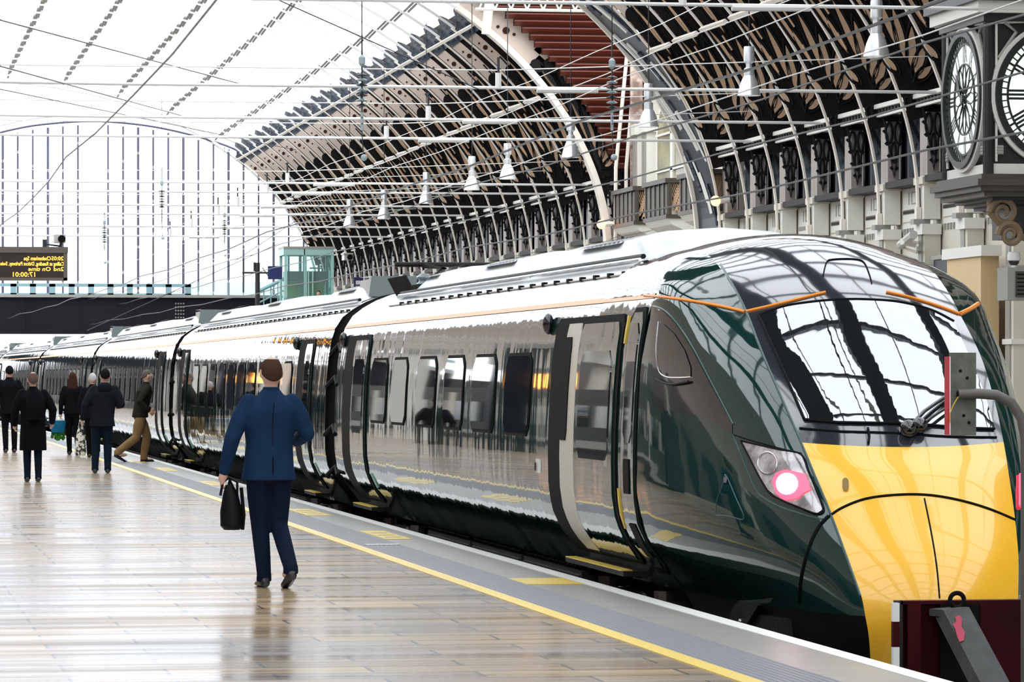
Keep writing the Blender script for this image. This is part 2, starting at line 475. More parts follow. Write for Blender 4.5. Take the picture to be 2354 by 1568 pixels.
def weld(o):
    bm = bmesh.new(); bm.from_mesh(o.data); bmesh.ops.remove_doubles(bm, verts=bm.verts, dist=1e-4)
    bmesh.ops.recalc_face_normals(bm, faces=bm.faces); bm.to_mesh(o.data); bm.free()
    o.data.polygons.foreach_set('use_smooth', [True] * len(o.data.polygons)); o.data.set_sharp_from_angle(angle=math.radians(50))
    return o

def add_door(par, y0, y1, sgn=-1, opened=False, label=None):
    """one passenger door: rubber surround, leaf, drop glass, step"""
    blk = .62 if opened else .85
    b = MB(); sidepatch(b, y0, .16, y1, 2.08, .10, .012, M_rubber, sgn)
    d = b.build('door', par, 60, world=False)
    if label: d['label'] = label
    s_ = MB(); e0 = y0 + .10; e1 = y1 - (1.25 if opened else blk)
    sidepatch(s_, e0, .20, e1, 2.02, .08, .024, M_green, sgn); s_.build('door_leaf', d, 60, world=False)
    g = MB(); sidepatch(g, e0 + .16, .95, e1 - .16, 1.80, .10, .030, M_glass, sgn); g.build('door_window', d, 60, world=False)
    if opened:
        c = MB(); sidepatch(c, e1 + .03, .20, y1 - .60, 2.03, .04, .022, M_cream, sgn); q = c.build('door_jamb', d, 60, world=False); q['label'] = 'cream door jamb'
        c = MB(); sidepatch(c, y1 - .92, 1.08, y1 - .60, 1.92, .05, .030, M_rubber, sgn); c.build('door_slot', d, 60, world=False)
    st = MB(); x = secx(.2) - .03; st.box((sgn * (x + .16), y0 + .2, .06), (sgn * (x - .1), y1 - .25, .10), M_under); st.box((sgn * (x + .17), y0 + .25, .10), (sgn * (x + .08), y1 - .3, .108), M_yline)
    st.build('door_step', d, world=False)
    k = MB(); sidepatch(k, y0 - .32, .34, y0 - .20, .50, .02, .012, M_teal2, sgn); k.build('door_label', par, 60, world=False)
    c2 = MB(); p = side(y1 + .35, 2.04, .03, sgn); c2.sphere(p, (.05, .07, .09), M_black); c2.build('side_camera', par, True, world=False)

def add_windows(par, wins, sgn=-1):
    for y0, y1 in wins:
        b = MB(); sidepatch(b, y0 - .03, 1.08, y1 + .03, 1.81, .15, .008, M_rubber, sgn); w = b.build('window', par, 60, world=False)
        g = MB(); sidepatch(g, y0, 1.11, y1, 1.78, .12, .014, M_glass, sgn); g.build('pane', w, 60, world=False)

def add_under(par, y0, y1, bog, front=False):
    for yb in bog:
        b = MB()
        for dy in (-1.15, 1.15):
            for sx in (-.72, .72):
                c = Vector((sx, yb + dy, -.50)); rows = []
                for r_, xx in ((.05, -.06), (.38, -.06), (.395, -.02), (.395, .06), (.05, .06)):
                    rows.append([c + Vector((xx, r_ * math.cos(a), r_ * math.sin(a))) for a in [2 * PI * k / 18 for k in range(18)]])
                b.grid(rows, M_under, True)
            b.tube([(-.8, yb + dy, -.50), (.8, yb + dy, -.50)], .07, M_under)
        for sx in (-.95, .95):
            b.box((sx - .06, yb - 1.6, -.42), (sx + .06, yb + 1.6, -.22), M_under)
            b.box((sx - .1, yb - .35, -.62), (sx + .1, yb + .35, -.1), M_boxgrey)
            for dy in (-1.15, 1.15):
                b.box((sx - .12, yb + dy - .16, -.62), (sx + .12, yb + dy + .16, -.2), M_under)
                b.tube([(sx, yb + dy, -.3), (sx, yb + dy, -.05)], .08, M_steel)
            b.tube([(sx, yb - .9, -.30), (sx, yb - .5, -.12), (sx, yb + .6, -.12)], .025, M_boxgrey)
        b.build('bogie', par, 40, world=False)
    a0 = bog[0] + 2.1 if len(bog) > 1 or bog[0] < (y0 + y1) / 2 else y0 + 1
    a1 = bog[-1] - 2.1
    nb = 3
    for i in range(nb):
        u0 = a0 + (a1 - a0) * i / nb + .08; u1 = a0 + (a1 - a0) * (i + 1) / nb - .08
        b = MB(); b.box((-.98, u0, -.66), (.98, u1, -.06), M_boxgrey); b.box((-1.0, u0 + .05, -.62), (-.97, u1 - .05, -.10), M_boxgrey)
        q = int((u1 - u0) / .18)
        for k in range(q): b.tube([(-.97, u0 + .1 + k * .18, -.05), (-.92, u0 + .14 + k * .18, .0)], .035, M_under, 6)
        b.box((-.9, u0, -.1), (.9, u1, -.01), M_under)
        b.build('equipment_box', par, world=False)

def add_pods(par, spans, brk=None):
    for y0, y1 in spans:
        b = MB(); rows = []
        pr = [(-.86, 2.50), (-.84, 2.62), (-.72, 2.74), (-.45, 2.81), (0, 2.84), (.45, 2.81), (.72, 2.74), (.84, 2.62), (.86, 2.50)]
        ins = .7
        for y, s_ in ((y0, .02), (y0 + ins * .5, .55), (y0 + ins, .9), (y0 + ins * 1.3, 1), (y1 - ins * 1.3, 1), (y1 - ins, .9), (y1 - ins * .5, .55), (y1, .02)):
            rows.append([Vector((x, y, 2.50 + (z - 2.50) * s_ if s_ > .5 else 2.50 + (z - 2.5) * max(s_, .35))) for x, z in pr])
        b.grid(rows, M_roofp); p = b.build('roof_fairing', par, 60, world=False)
        g = MB(); ny = int((y1 - y0 - 2) / .17)
        for k in range(min(ny, 9)):
            for j in range(3):
                x = -.80 + j * .13; yy = y0 + 1.4 + k * .2
                z = 2.70 + j * .045
                g.add([(x, yy, z + .02), (x + .09, yy + .03, z + .052), (x + .09, yy + .13, z + .052), (x, yy + .10, z + .02)], [(0, 1, 2, 3)], M_rubber)
        yc_ = y0 + 1.4 + min(ny, 9) * .2; g.add([(-.80, y0 + 1.35, 2.712), (-.41, y0 + 1.35, 2.80), (-.41, yc_, 2.80), (-.80, yc_, 2.712)], [(0, 1, 2, 3)], M_roofp); g.build('vent_grille', p, world=False)
    b = MB()
    ya = spans[0][0] - .3; yb = spans[-1][1] + .3
    for k in range(int((yb - ya) / .62)):
        yy = ya + k * .62
        b.box((-1.06, yy, 2.405), (-1.02, yy + .10, 2.44), M_rubber)
    b.box((-1.055, ya, 2.41), (-1.035, yb, 2.42), M_roofp); b.build('roof_fixings', par, world=False)
    b = MB(); b.tube([(-.90, ya, 2.56), (-.90, yb, 2.56)], .022, M_under, 6); b.tube([(-.93, ya, 2.535), (-.93, yb, 2.535)], .015, M_silver, 6)
    b.build('roof_conduit', par, world=False)

def stripe(par, y0, y1, sgn=-1):
    b = MB(); rows = []
    for y in (y0, y1): rows.append([side(y, 2.185, .006, sgn), side(y, 2.222, .006, sgn)])
    b.grid(rows, M_orange); b.build('orange_stripe', par, world=False)

def gangway(par, y0, y1):
    b = MB(); prof = [(-x * .97, z) for x, z in SEC] + [(x * .97, z) for x, z in SEC[::-1][1:]]
    rows = []; nf = 9
    for i in range(nf):
        y = y0 + (y1 - y0) * i / (nf - 1); s_ = 1.0 if i % 2 == 0 else .93
        rows.append([Vector((x * s_, y, 1.3 + (z - 1.3) * s_)) for x, z in prof])
    b.grid(rows, M_rubber)
    for z in (.5, 1.0, 1.6, 2.0):
        x = secx(z); b.tube([(-x - .0, y0 - .1, z - .1), (-x + .05, (y0 + y1) / 2, z), (-x, y1 - .02, z - .12)], .03, M_rubber, 6)
    b.tube([(0, y0, -.25), (0, y1 - .02, -.25)], .12, M_under)
    b.build('gangway_bellows', par, world=False)

def panto(par, yb):
    b = MB()
    b.box((-.75, yb - .2, 2.60), (.75, yb + 1.6, 2.66), M_under)
    for k in range(14):
        y = yb - .1 + k * .11
        b.tube([(-.78, y, 2.56), (-.88, y + .05, 2.76)], .016, M_under, 5)
    for s_ in (-.45, .45):
        b.tube([(s_, yb + 1.5, 2.66), (s_ * .8, yb + .4, 2.86), (s_, yb + 1.4, 2.92)], .035, M_under)
        b.lathe([(.05, 0), (.10, .04), (.05, .08), (.10, .12), (.05, .16)], (s_, yb + 1.4, 2.66), M_insul, 10)
    b.tube([(-.8, yb + 1.4, 2.93), (.8, yb + 1.4, 2.93)], .03, M_under)
    b.build('pantograph', par, 40, world=False)

# ---- the leading car --------------------------------------------------------
CAR1 = thing('train_car', (XC, 28.6, 0), 'leading train car with green curved cab, yellow nose and red tail lamps', 'train car', 'cars of the green train')
def c1(y): return y - 28.6
b = MB(); shell(c1(30.6), c1(47.4), b)
# lower and mid sides continue forward to y 28.6 (roof there belongs to the nose)
for sg in (-1, 1):
    pr = [(x, z) for x, z in SEC if z <= 2.2]
    rows = [[Vector((sg * x, yy, z)) for x, z in pr] for yy in (0, c1(30.6))]
    b.grid(rows, M_green)
b.add([(-1.0, 0, 0), (1.0, 0, 0), (1.0, 2.0, 0), (-1.0, 2.0, 0)], [(0, 1, 2, 3)], M_rubber)
body1 = weld(b.build('body_shell', CAR1, 50, world=False))

ROWS = [ # centre (y,z), panel edge (half width,y,z), side (half width,y,z)
 ((25.10, -.50), (.44, 25.22, -.50), (.93, 28.0, -.50)),
 ((25.00, -.15), (.49, 25.10, -.15), (.97, 28.3, -.15)),
 ((24.97, .02), (.52, 25.09, .02), (1.01, 28.6, .02)),
 ((24.99, .17), (.54, 25.14, .17), (1.11, 28.6, .17)),
 ((25.12, .40), (.59, 25.30, .40), (1.275, 28.6, .40)),
 ((25.38, .68), (.64, 25.56, .68), (1.348, 28.6, .68)),
 ((25.63, .93), (.68, 25.82, .93), (1.355, 28.6, .93)),
 ((25.88, 1.12), (.72, 26.08, 1.15), (1.352, 28.6, 1.15)),
 ((26.22, 1.42), (.76, 26.44, 1.44), (1.34, 28.6, 1.44)),
 ((26.66, 1.74), (.79, 26.88, 1.75), (1.315, 28.6, 1.75)),
 ((27.22, 2.09), (.79, 27.42, 2.06), (1.25, 28.6, 2.10)),
 ((27.56, 2.27), (.80, 27.80, 2.24), (1.22, 28.8, 2.2)),
 ((28.05, 2.47), (.80, 28.30, 2.42), (1.22, 29.1, 2.2)),
 ((28.65, 2.64), (.76, 28.90, 2.53), (1.22, 29.5, 2.2)),
 ((29.4, 2.70), (.71, 29.6, 2.59), (1.22, 30.0, 2.2)),
 ((30.6, 2.70), (.66, 30.6, 2.60), (1.22, 30.6, 2.2)),
]
def crom(a, b, c, d, t):
    return .5 * ((2 * b) + (-a + c) * t + (2 * a - 5 * b + 4 * c - d) * t * t + (-a + 3 * b - 3 * c + d) * t ** 3)
def rowat(u):
    i = min(int(u), len(ROWS) - 2); t = u - i
    R = [ROWS[max(0, min(len(ROWS) - 1, k))] for k in (i - 1, i, i + 1, i + 2)]
    out = []
    for p in range(3):
        out.append([crom(*[r[p][q] for r in R], t) for q in range(len(R[1][p]))])
    return out
def noserow(u, sg, nc=6, ns=18):
    c, e, s_ = rowat(u)
    cen = []; sid = []
    for k in range(nc + 1):
        f = k / nc; x = e[0] * f
        cen.append(Vector((sg * x, c1(c[0] + (e[1] - c[0]) * f ** 2.2), c[1] + (e[2] - c[1]) * f ** 2.0)))
    E = Vector((e[0], e[1], e[2])); S = Vector((s_[0], s_[1], s_[2]))
    dy = S.y - E.y; dz = S.z - E.z
    w = max(0, min(1, (u - 9.5) / 2.0))
    P1 = E + Vector(((S.x - E.x) * .55, min(.30, dy * .25) * (1 - w) + .3 * dy * w, (dz * .1 if w else 0) - .0 * w))
    if w: P1.z = E.z + (-.045) * w + dz * .10 * (1 - w)
    P2 = S + Vector((-.03, -dy * .50, (.16 * w)))
    if S.z < .3: P2.x = S.x - .01
    for k in range(ns + 1):
        t = k / ns
        p = E * (1 - t) ** 3 + P1 * 3 * t * (1 - t) ** 2 + P2 * 3 * t * t * (1 - t) + S * t ** 3
        sid.append(Vector((sg * p.x, c1(p.y), p.z)))
    return cen, sid
b = MB()
US = [k / 5 for k in range(0, (len(ROWS) - 1) * 5 + 1)]
for i in range(len(US) - 1):
    for sg in (-1, 1):
        c0, s0 = noserow(US[i], sg); c1_, s1 = noserow(US[i + 1], sg)
        um = (US[i] + US[i + 1]) / 2
        b.grid([c0, c1_], M_yellow if um < 7 else M_slate)
        b.grid([s0, s1], M_rubber if um < 2 else M_green)
nose = b.build('nose_shell', CAR1, 50, world=False)
def weld_nose(o):
    bm = bmesh.new(); bm.from_mesh(o.data); bmesh.ops.remove_doubles(bm, verts=bm.verts, dist=2e-4)
    bmesh.ops.recalc_face_normals(bm, faces=bm.faces)
    for e in bm.edges:
        if len(e.link_faces) == 2 and e.link_faces[0].material_index != e.link_faces[1].material_index: e.smooth = False
        v = e.verts[0].co
    bm.to_mesh(o.data); bm.free()
    o.data.polygons.foreach_set('use_smooth', [True] * len(o.data.polygons))
weld_nose(nose); nose['label'] = 'green cab with slate grey centre and yellow nose'
# two smooth runs only: keep the crease between centre panel and flank
# ray casting onto the leading car, for its small fittings
def bvh_of(objs):
    vs = []; fs = []
    for o in objs:
        k = len(vs); vs += [o.data.vertices[i].co + Vector((XC, 28.6, 0)) for i in range(len(o.data.vertices))]
        fs += [tuple(k + i for i in p.vertices) for p in o.data.polygons]
    return BVHTree.FromPolygons(vs, fs)
BV = bvh_of([nose, body1])
CAMP = Vector((0, 0, EYE))
def ray(px, py):
    k = (px - W / 2) / F; d = Vector((k * CT + ST, CT - k * ST, (HY - py) / F)).normalized()
    return BV.ray_cast(CAMP, d), d
def onto(px, py, off=.006):
    (loc, nr, i, dist), d = ray(px, py)
    if loc is None:
        # just past the outline: nearest surface point
        loc2, nr, i, dist = BV.find_nearest(CAMP + d * 27.5)
        loc = loc2
        if nr.dot(d) > 0: nr = -nr
    if nr.dot(d) > 0: nr = -nr
    return loc + nr * off
def decal(poly, m, name, par=CAR1, off=.006, step=9, label=None, spline=False):
    b = MB(); cdt_fill(poly, step, lambda x, y: onto(x, y, off), m, b)
    o = b.build(name, par, 'all'); 
    o.data.polygons.foreach_set('use_smooth', [True] * len(o.data.polygons))
    if label: o['label'] = label
    return o
def smooth_line(pts, n=6):
    out = []
    for i in range(len(pts) - 1):
        P = [pts[max(0, min(len(pts) - 1, k))] for k in (i - 1, i, i + 1, i + 2)]
        for k in range(n): out.append(tuple(crom(P[0][q], P[1][q], P[2][q], P[3][q], k / n) for q in (0, 1)))
    out.append(pts[-1]); return out
def seam(pts, r, m, name, par=CAR1, off=.004, label=None):
    b = MB(); b.tube([onto(x, y, off) for x, y in smooth_line(pts)], r, m, 6); o = b.build(name, par, True)
    if label: o['label'] = label
    return o

# windscreen, its slate surround line and the panels
scr = decal([(1744, 727), (1800, 708), (1860, 698), (1930, 692), (2000, 692), (2070, 698), (2140, 716), (2192, 742), (2232, 830), (2262, 905), (2285, 985), (2220, 983), (2120, 975), (2048, 972), (1927, 970), (1849, 963), (1800, 850)], M_screen, 'windscreen', off=.010, step=10, label='large reflective windscreen')
seam([(1744, 727), (1800, 707), (1860, 697), (1930, 691), (2000, 691), (2070, 697), (2140, 715), (2192, 741)], .010, M_rubber, 'windscreen_seal', off=.010)
seam([(1849, 966), (1927, 973), (2048, 975), (2120, 978), (2220, 986), (2285, 988)], .010, M_rubber, 'windscreen_seal', off=.010)
seam([(1744, 727), (1800, 850), (1849, 964)], .010, M_rubber, 'windscreen_seal', off=.010)
seam([(1838, 985), (1927, 992), (2060, 996), (2180, 1004), (2290, 1006)], .008, M_rubber, 'panel_line')
seam([(1715, 717), (1780, 702), (1840, 687), (1897, 673)], .011, M_orange, 'orange_stripe', off=.006)
seam([(2037, 672), (2090, 684), (2150, 702), (2204, 722)], .011, M_orange, 'orange_stripe', off=.006)
seam([(2207, 722), (2230, 711), (2248, 699)], .017, M_orange, 'orange_stripe', off=.004)
seam([(1482, 679), (1540, 685), (1600, 694), (1660, 705), (1712, 717)], .012, M_orange, 'orange_stripe', off=.004)
seam([(1892, 635), (1900, 604), (1915, 597), (1960, 596), (1985, 603), (1998, 630), (2004, 652)], .005, M_rubber, 'roof_hatch_line')
seam([(1900, 1192), (1935, 1168), (1990, 1147), (2060, 1138), (2130, 1138), (2200, 1149), (2270, 1169), (2333, 1195)], .011, M_rubber, 'coupler_door_line', off=.0)
seam([(1905, 1186), (1880, 1215), (1858, 1265), (1842, 1330), (1838, 1385)], .014, M_rubber, 'coupler_door_line', off=.0)
seam([(2125, 1146), (2140, 1220), (2153, 1300), (2160, 1376)], .006, M_rubber, 'coupler_door_line', off=.0)
decal(rrect(1937, 1101, 1951, 1130, 7), mat('amber_bracket', (.22, .13, .01), .4), 'nose_hook', off=.012, step=6)
# edge beads between the flanks and the centre panel
seam([(1657, 608), (1690, 665), (1716, 718), (1753, 814), (1791, 902), (1835, 1002), (1868, 1082), (1908, 1178), (1946, 1281), (1978, 1370)], .010, mat('panel_bead', (.05, .10, .10), .2), 'panel_edge', off=.0)
# lamp cluster
def lampset(lens, arm, core, red):
    L_ = decal(lens, M_lens, 'headlamp', off=.008, step=9, label='sloping clear lamp cluster')
    decal(red, M_tail, 'tail_lamp', L_, off=.014, step=7, label='lit red tail lamp')
    decal([(core[0] + core[2] * math.cos(2 * PI * k / 20), core[1] + core[2] * math.sin(2 * PI * k / 20)) for k in range(20)], M_tailw, 'tail_lamp_core', L_, off=.018, step=9, label='white hot lamp core')
    seam(lens + [lens[0]], .007, M_rubber, 'headlamp_seal', L_, off=.008)
    if arm:
        b = MB(); cpt = [(arm[0] + arm[2] * math.cos(2 * PI * k / 20), arm[1] + arm[2] * 1.15 * math.sin(2 * PI * k / 20)) for k in range(21)]
        b.tube([onto(x, y, .012) for x, y in cpt], .006, M_silver, 6); b.build('reflector_ring', L_, True)
    return L_
lampset([(1705, 1014), (1722, 1018), (1790, 1034), (1842, 1046), (1858, 1082), (1878, 1130), (1893, 1172), (1878, 1182), (1840, 1168), (1790, 1146), (1762, 1122)],
        (1767, 1066, 22), (1812, 1114, 24), [(1778, 1108), (1786, 1090), (1806, 1082), (1830, 1086), (1852, 1092), (1866, 1128), (1850, 1136), (1836, 1148), (1808, 1152), (1788, 1138)])
b = MB(); b.tube([onto(2341, y, .0) + Vector((.02, 0, 0)) for y in range(1092, 1166, 6)], .018, M_tail, 8); o = b.build('tail_lamp', CAR1, True); o['label'] = 'red tail lamp on the far flank'
seam([(1684, 998), (1690, 1012), (1735, 1120), (1758, 1146), (1800, 1168), (1880, 1192), (1900, 1190)], .006, MATS['panel_bead'], 'panel_edge', off=.0)
seam([(1684, 998), (1712, 1008), (1790, 1030), (1842, 1042)], .005, M_rubber, 'panel_edge', off=.0)
seam([(1645, 1184), (1675, 1186), (1710, 1192), (1690, 1140), (1668, 1092), (1662, 1112), (1648, 1150), (1645, 1184)], .004, MATS['panel_bead'], 'panel_edge', off=.0)
decal([(1665, 1100 ), (1670, 1094), (1674, 1100), (1672, 1110), (1666, 1110)], M_silver, 'latch', off=.008, step=4)
# cab side window in its black wedge
wedge = decal([(1499, 706), (1522, 712), (1552, 742), (1590, 800), (1640, 895), (1684, 975), (1684, 998), (1640, 968), (1590, 950), (1530, 944), (1503, 930)], M_black, 'cab_window_surround', off=.004, step=12)
decal([(1516, 742), (1528, 746), (1552, 768), (1576, 806), (1590, 846), (1590, 866), (1560, 868), (1530, 864), (1516, 846), (1512, 800)], M_glass, 'cab_window', wedge, off=.010, step=9)
seam([(1516, 740), (1511, 800), (1516, 848), (1532, 866), (1560, 869), (1590, 868)], .006, M_silver, 'window_trim', wedge, off=.010)
seam([(1502, 704), (1526, 712), (1556, 742), (1594, 800), (1644, 895), (1686, 975)], .006, MATS['panel_bead'], 'window_trim', wedge, off=.004)
seam([(1513, 872), (1545, 884), (1588, 878)], .010, M_under, 'wiper_bar', wedge, off=.02)
# windscreen wipers on their pivots
wp = MB(); p0 = onto(2085, 997, .05); p1 = onto(2112, 990, .05)
wp.sphere(p0, .06, M_black); wp.sphere(p1, .055, M_black); wp.tube([p0, onto(2100, 998, .03), p1], .03, M_black)
wp.tube([p0, onto(2120, 960, .06), onto(2192, 908, .05)], .014, M_black); wp.tube([p0 + Vector((.03, 0, 0)), onto(2134, 962, .06), onto(2188, 916, .05)], .008, M_black)
wp.tube([p1, onto(2150, 965, .06), onto(2186, 940, .05)], .012, M_black); wp.tube([onto(2064, 978, .04), p0], .006, M_black)
wp.build('windscreen_wiper', CAR1, 50)
seam([(1995, 986), (1998, 1004), (1996, 1020)], .009, M_rubber, 'lamp_washer', off=.01)
# lower deflector plate under the left flank
b = MB(); b.prism([(26.4, .02), (28.4, .02), (28.4, -.5), (27.6, -.5)], lambda a, c, d: Vector((XC - d, a, c)), .90, .94, M_under)
for q in range(4): b.sphere((XC - .95, 26.9 + q * .28, -.12 - q * .07), .018, M_silver, 8, 6)
b.build('side_deflector', CAR1)
# sides, doors, windows
for sg in (-1, 1):
    stripe(CAR1, 0.0 if sg < 0 else .2, c1(47.35), sg)
add_windows(CAR1, [(c1(a), c1(b_)) for a, b_ in ((42.75, 44.05), (41.15, 42.3), (39.05, 40.35), (37.2, 38.4), (35.3, 36.6), (33.4, 34.7))])
add_door(CAR1, c1(29.40), c1(32.35), opened=True, label='front passenger door standing open with cream jamb')
add_door(CAR1, c1(44.4), c1(46.55), label='rear passenger door')
b = MB(); sidepatch(b, c1(28.25) if False else 0.02, .12, c1(29.2), 2.12, .10, .010, M_rubber); cd = b.build('cab_door', CAR1, 60, world=False)
b = MB(); sidepatch(b, .07, .17, c1(29.15), 2.08, .09, .018, M_green); b.build('door_leaf', cd, 60, world=False)
b = MB(); sidepatch(b, .14, 1.10, c1(29.06), 2.0, .09, .024, M_glass); b.build('door_window', cd, 60, world=False)
b = MB(); sidepatch(b, .20, .72, c1(29.02), .98, .01, .026, M_rubber); sidepatch(b, .14, .26, c1(28.98), .50, .01, .026, M_rubber); b.build('door_recess', cd, 60, world=False)
b = MB(); sidepatch(b, c1(29.24), .45, c1(29.30), .75, .01, .02, M_yline); sidepatch(b, c1(29.24), 1.85, c1(29.30), 2.06, .01, .02, M_yline); b.build('grab_stripe', CAR1, 60, world=False)
# coach letter plate, mirrored as in the photograph
b = MB(); sidepatch(b, c1(32.75), .78, c1(32.98), .90, .01, .008, M_white); b.build('coach_plate', CAR1, 60, world=False)
def text_mesh(s, size, m, name, par, place, flip=False):
    cu = bpy.data.curves.new(name, 'FONT'); cu.body = s; cu.size = size; cu.extrude = .002; cu.resolution_u = 2
    o = bpy.data.objects.new(name, cu); COL.objects.link(o); bpy.context.view_layer.update()
    me = bpy.data.meshes.new_from_object(o.evaluated_get(bpy.context.evaluated_depsgraph_get()))
    bpy.data.objects.remove(o)
    off = Vector(ORG.get(par.name, (0, 0, 0))) if par else Vector((0, 0, 0))
    for v in me.vertices: v.co = place(-v.co.x if flip else v.co.x, v.co.y, v.co.z) - off
    me.materials.clear(); me.materials.append(m); me.name = name
    r = bpy.data.objects.new(name, me); COL.objects.link(r); r.parent = par; ORG[r.name] = tuple(off)
    return r
text_mesh('B', .10, M_rubber, 'coach_letter', CAR1, lambda x, y, z: Vector((XC - 1.372 - z, 32.90 + x * 1.4, .80 + y)), flip=False)
add_pods(CAR1, [(c1(30.9), c1(36.2)), (c1(36.3), c1(41.2)), (c1(41.4), c1(44.4))])
panto(CAR1, c1(44.6))
add_under(CAR1, 0, 19, (c1(30.7), c1(44.2)))
gangway(CAR1, c1(47.4), c1(48.4))
b = MB()
b.box((XC - .9, 26.0, -.75), (XC + .9, 28.4, -.05), M_under)
for q in range(5): b.tube([(XC - .92, 28.4 + q * .16, -.15), (XC - .96, 28.5 + q * .14, -.35), (XC - .9, 28.5 + q * .16, -.5)], .028, M_boxgrey, 6)
b.box((XC - 1.0, 28.9, -.5), (XC - .88, 29.4, -.12), M_under)
b.build('underframe', CAR1)

# ---- the following cars -----------------------------------------------------
LC = 23.9
def make_car(label):
    t = thing('train_car', (0, 0, 0), label, 'train car', 'cars of the green train')
    b = MB(); shell(0, LC, b); weld(b.build('body_shell', t, 50, world=False))
    stripe(t, 0, LC)
    n_ = 10; wy = [4.0 + k * 1.62 for k in range(n_)]
    add_windows(t, [(y, y + 1.05) for y in wy])
    add_door(t, 1.6, 3.3); add_door(t, LC - 3.0, LC - 1.3)
    add_pods(t, [(-.2 + .6, 5.2), (9.5, 14.5), (17.5, 22.5)])
    b = MB(); b.box((-.72, .2, 2.62), (.72, 1.5, 2.83), M_roofp); b.add([(-.80, .02, 2.60), (.80, .02, 2.60), (.74, .2, 2.86), (-.74, .2, 2.86), (-.74, 1.4, 2.87), (.74, 1.4, 2.87)], [(0, 1, 2, 3), (3, 2, 5, 4)], M_green); b.build('roof_box', t, world=False)
    add_under(t, 0, LC, (3.2, LC - 3.2))
    gangway(t, LC, LC + .9)
    return t
proto = None
y = 48.4
labs = ['second train car, directly behind the leading car and right of the suited man\'s head',
        'third train car, behind the walkers in dark jackets', 'fourth train car with a dark reflective side, left of the third',
        'fifth train car, far off near the dark footbridge', 'farthest train car passing under the footbridge']
for i in range(5):
    if proto is None: o = proto = make_car(labs[0])
    else: o = copy_tree(proto); o['label'] = labs[i]
    ym = y + LC + .9
    x0, x1 = XC + dxc(y), XC + dxc(ym)
    o.location = (x0, y, 0); o.rotation_euler = (0, 0, -math.atan2(x1 - x0, ym - y))
    y = ym

# ================================================================== STATION HALL
EX, EA, EB, EZ = 5.5, 15.5, 10.1, 5.0
def arc(a, d=0.0):
    c, s_ = math.cos(a), math.sin(a)
    nx, nz = c / EA, s_ / EB; l = math.hypot(nx, nz)
    return EX + EA * c + d * nx / l, EZ + EB * s_ + d * nz / l
def aX(x): return math.acos((x - EX) / EA)
R_ = math.radians
BAY = 3.05
NEAR = [94.5 - BAY * k for k in range(0, 41)]       # from the transept back past the camera
FAR = [109.6 + BAY * k for k in range(0, 24)]
YG = 180.0
P3 = lambda x, z, y: Vector((x, y, z))
def arcs(a0, a1, n_, d=0.0): return [arc(a0 + (a1 - a0) * i / n_, d) for i in range(n_ + 1)]
def band(b, a0, a1, d0, d1, y0, y1, m, n_=16):
    rows = []
    for i in range(n_ + 1):
        a = a0 + (a1 - a0) * i / n_
        dd0 = d0(a) if callable(d0) else d0; dd1 = d1(a) if callable(d1) else d1
        (xa, za), (xb, zb) = arc(a, dd0), arc(a, dd1)
        rows.append([P3(xa, za, y0), P3(xb, zb, y0), P3(xb, zb, y1), P3(xa, za, y1)])
    b.grid(rows, m, True); b.add(rows[0], [(0, 1, 2, 3)], m); b.add(rows[-1], [(3, 2, 1, 0)], m)
A0, A1, A2 = R_(12.8), R_(34), R_(41)
AS = [0]
for i in range(1, 61):
    a = R_(70) * i / 60; p, q = arc(R_(70) * (i - 1) / 60), arc(a); AS.append(AS[-1] + math.hypot(p[0] - q[0], p[1] - q[1]))
def s2a(s_):
    for i in range(60):
        if AS[i + 1] >= s_: return R_(70) * (i + (s_ - AS[i]) / (AS[i + 1] - AS[i])) / 60
    return R_(70)
def a2s(a): return AS[min(59, int(a / R_(70) * 60))]
S0 = a2s(A0)
def sd(s_, d, y):                  # fan plane: s along the rib above the cornice, d outward
    x, z = arc(s2a(S0 + s_), d); return Vector((x, y, z))
def leafpoly(s0, d0, ang, l0, l1, w, n_=7):
    out = []; ca, sa = math.cos(ang), math.sin(ang)
    for i in range(n_ + 1):
        t = i / n_; r = l0 + (l1 - l0) * t; hw = w * math.sin(PI * t ** .8) ** .8 if 0 < t < 1 else 0
        out.append((r, hw))
    pts = [(r, h) for r, h in out] + [(r, -h) for r, h in out[::-1][1:-1]]
    return [(s0 + r * ca - h * sa, d0 + r * sa + h * ca) for r, h in pts]

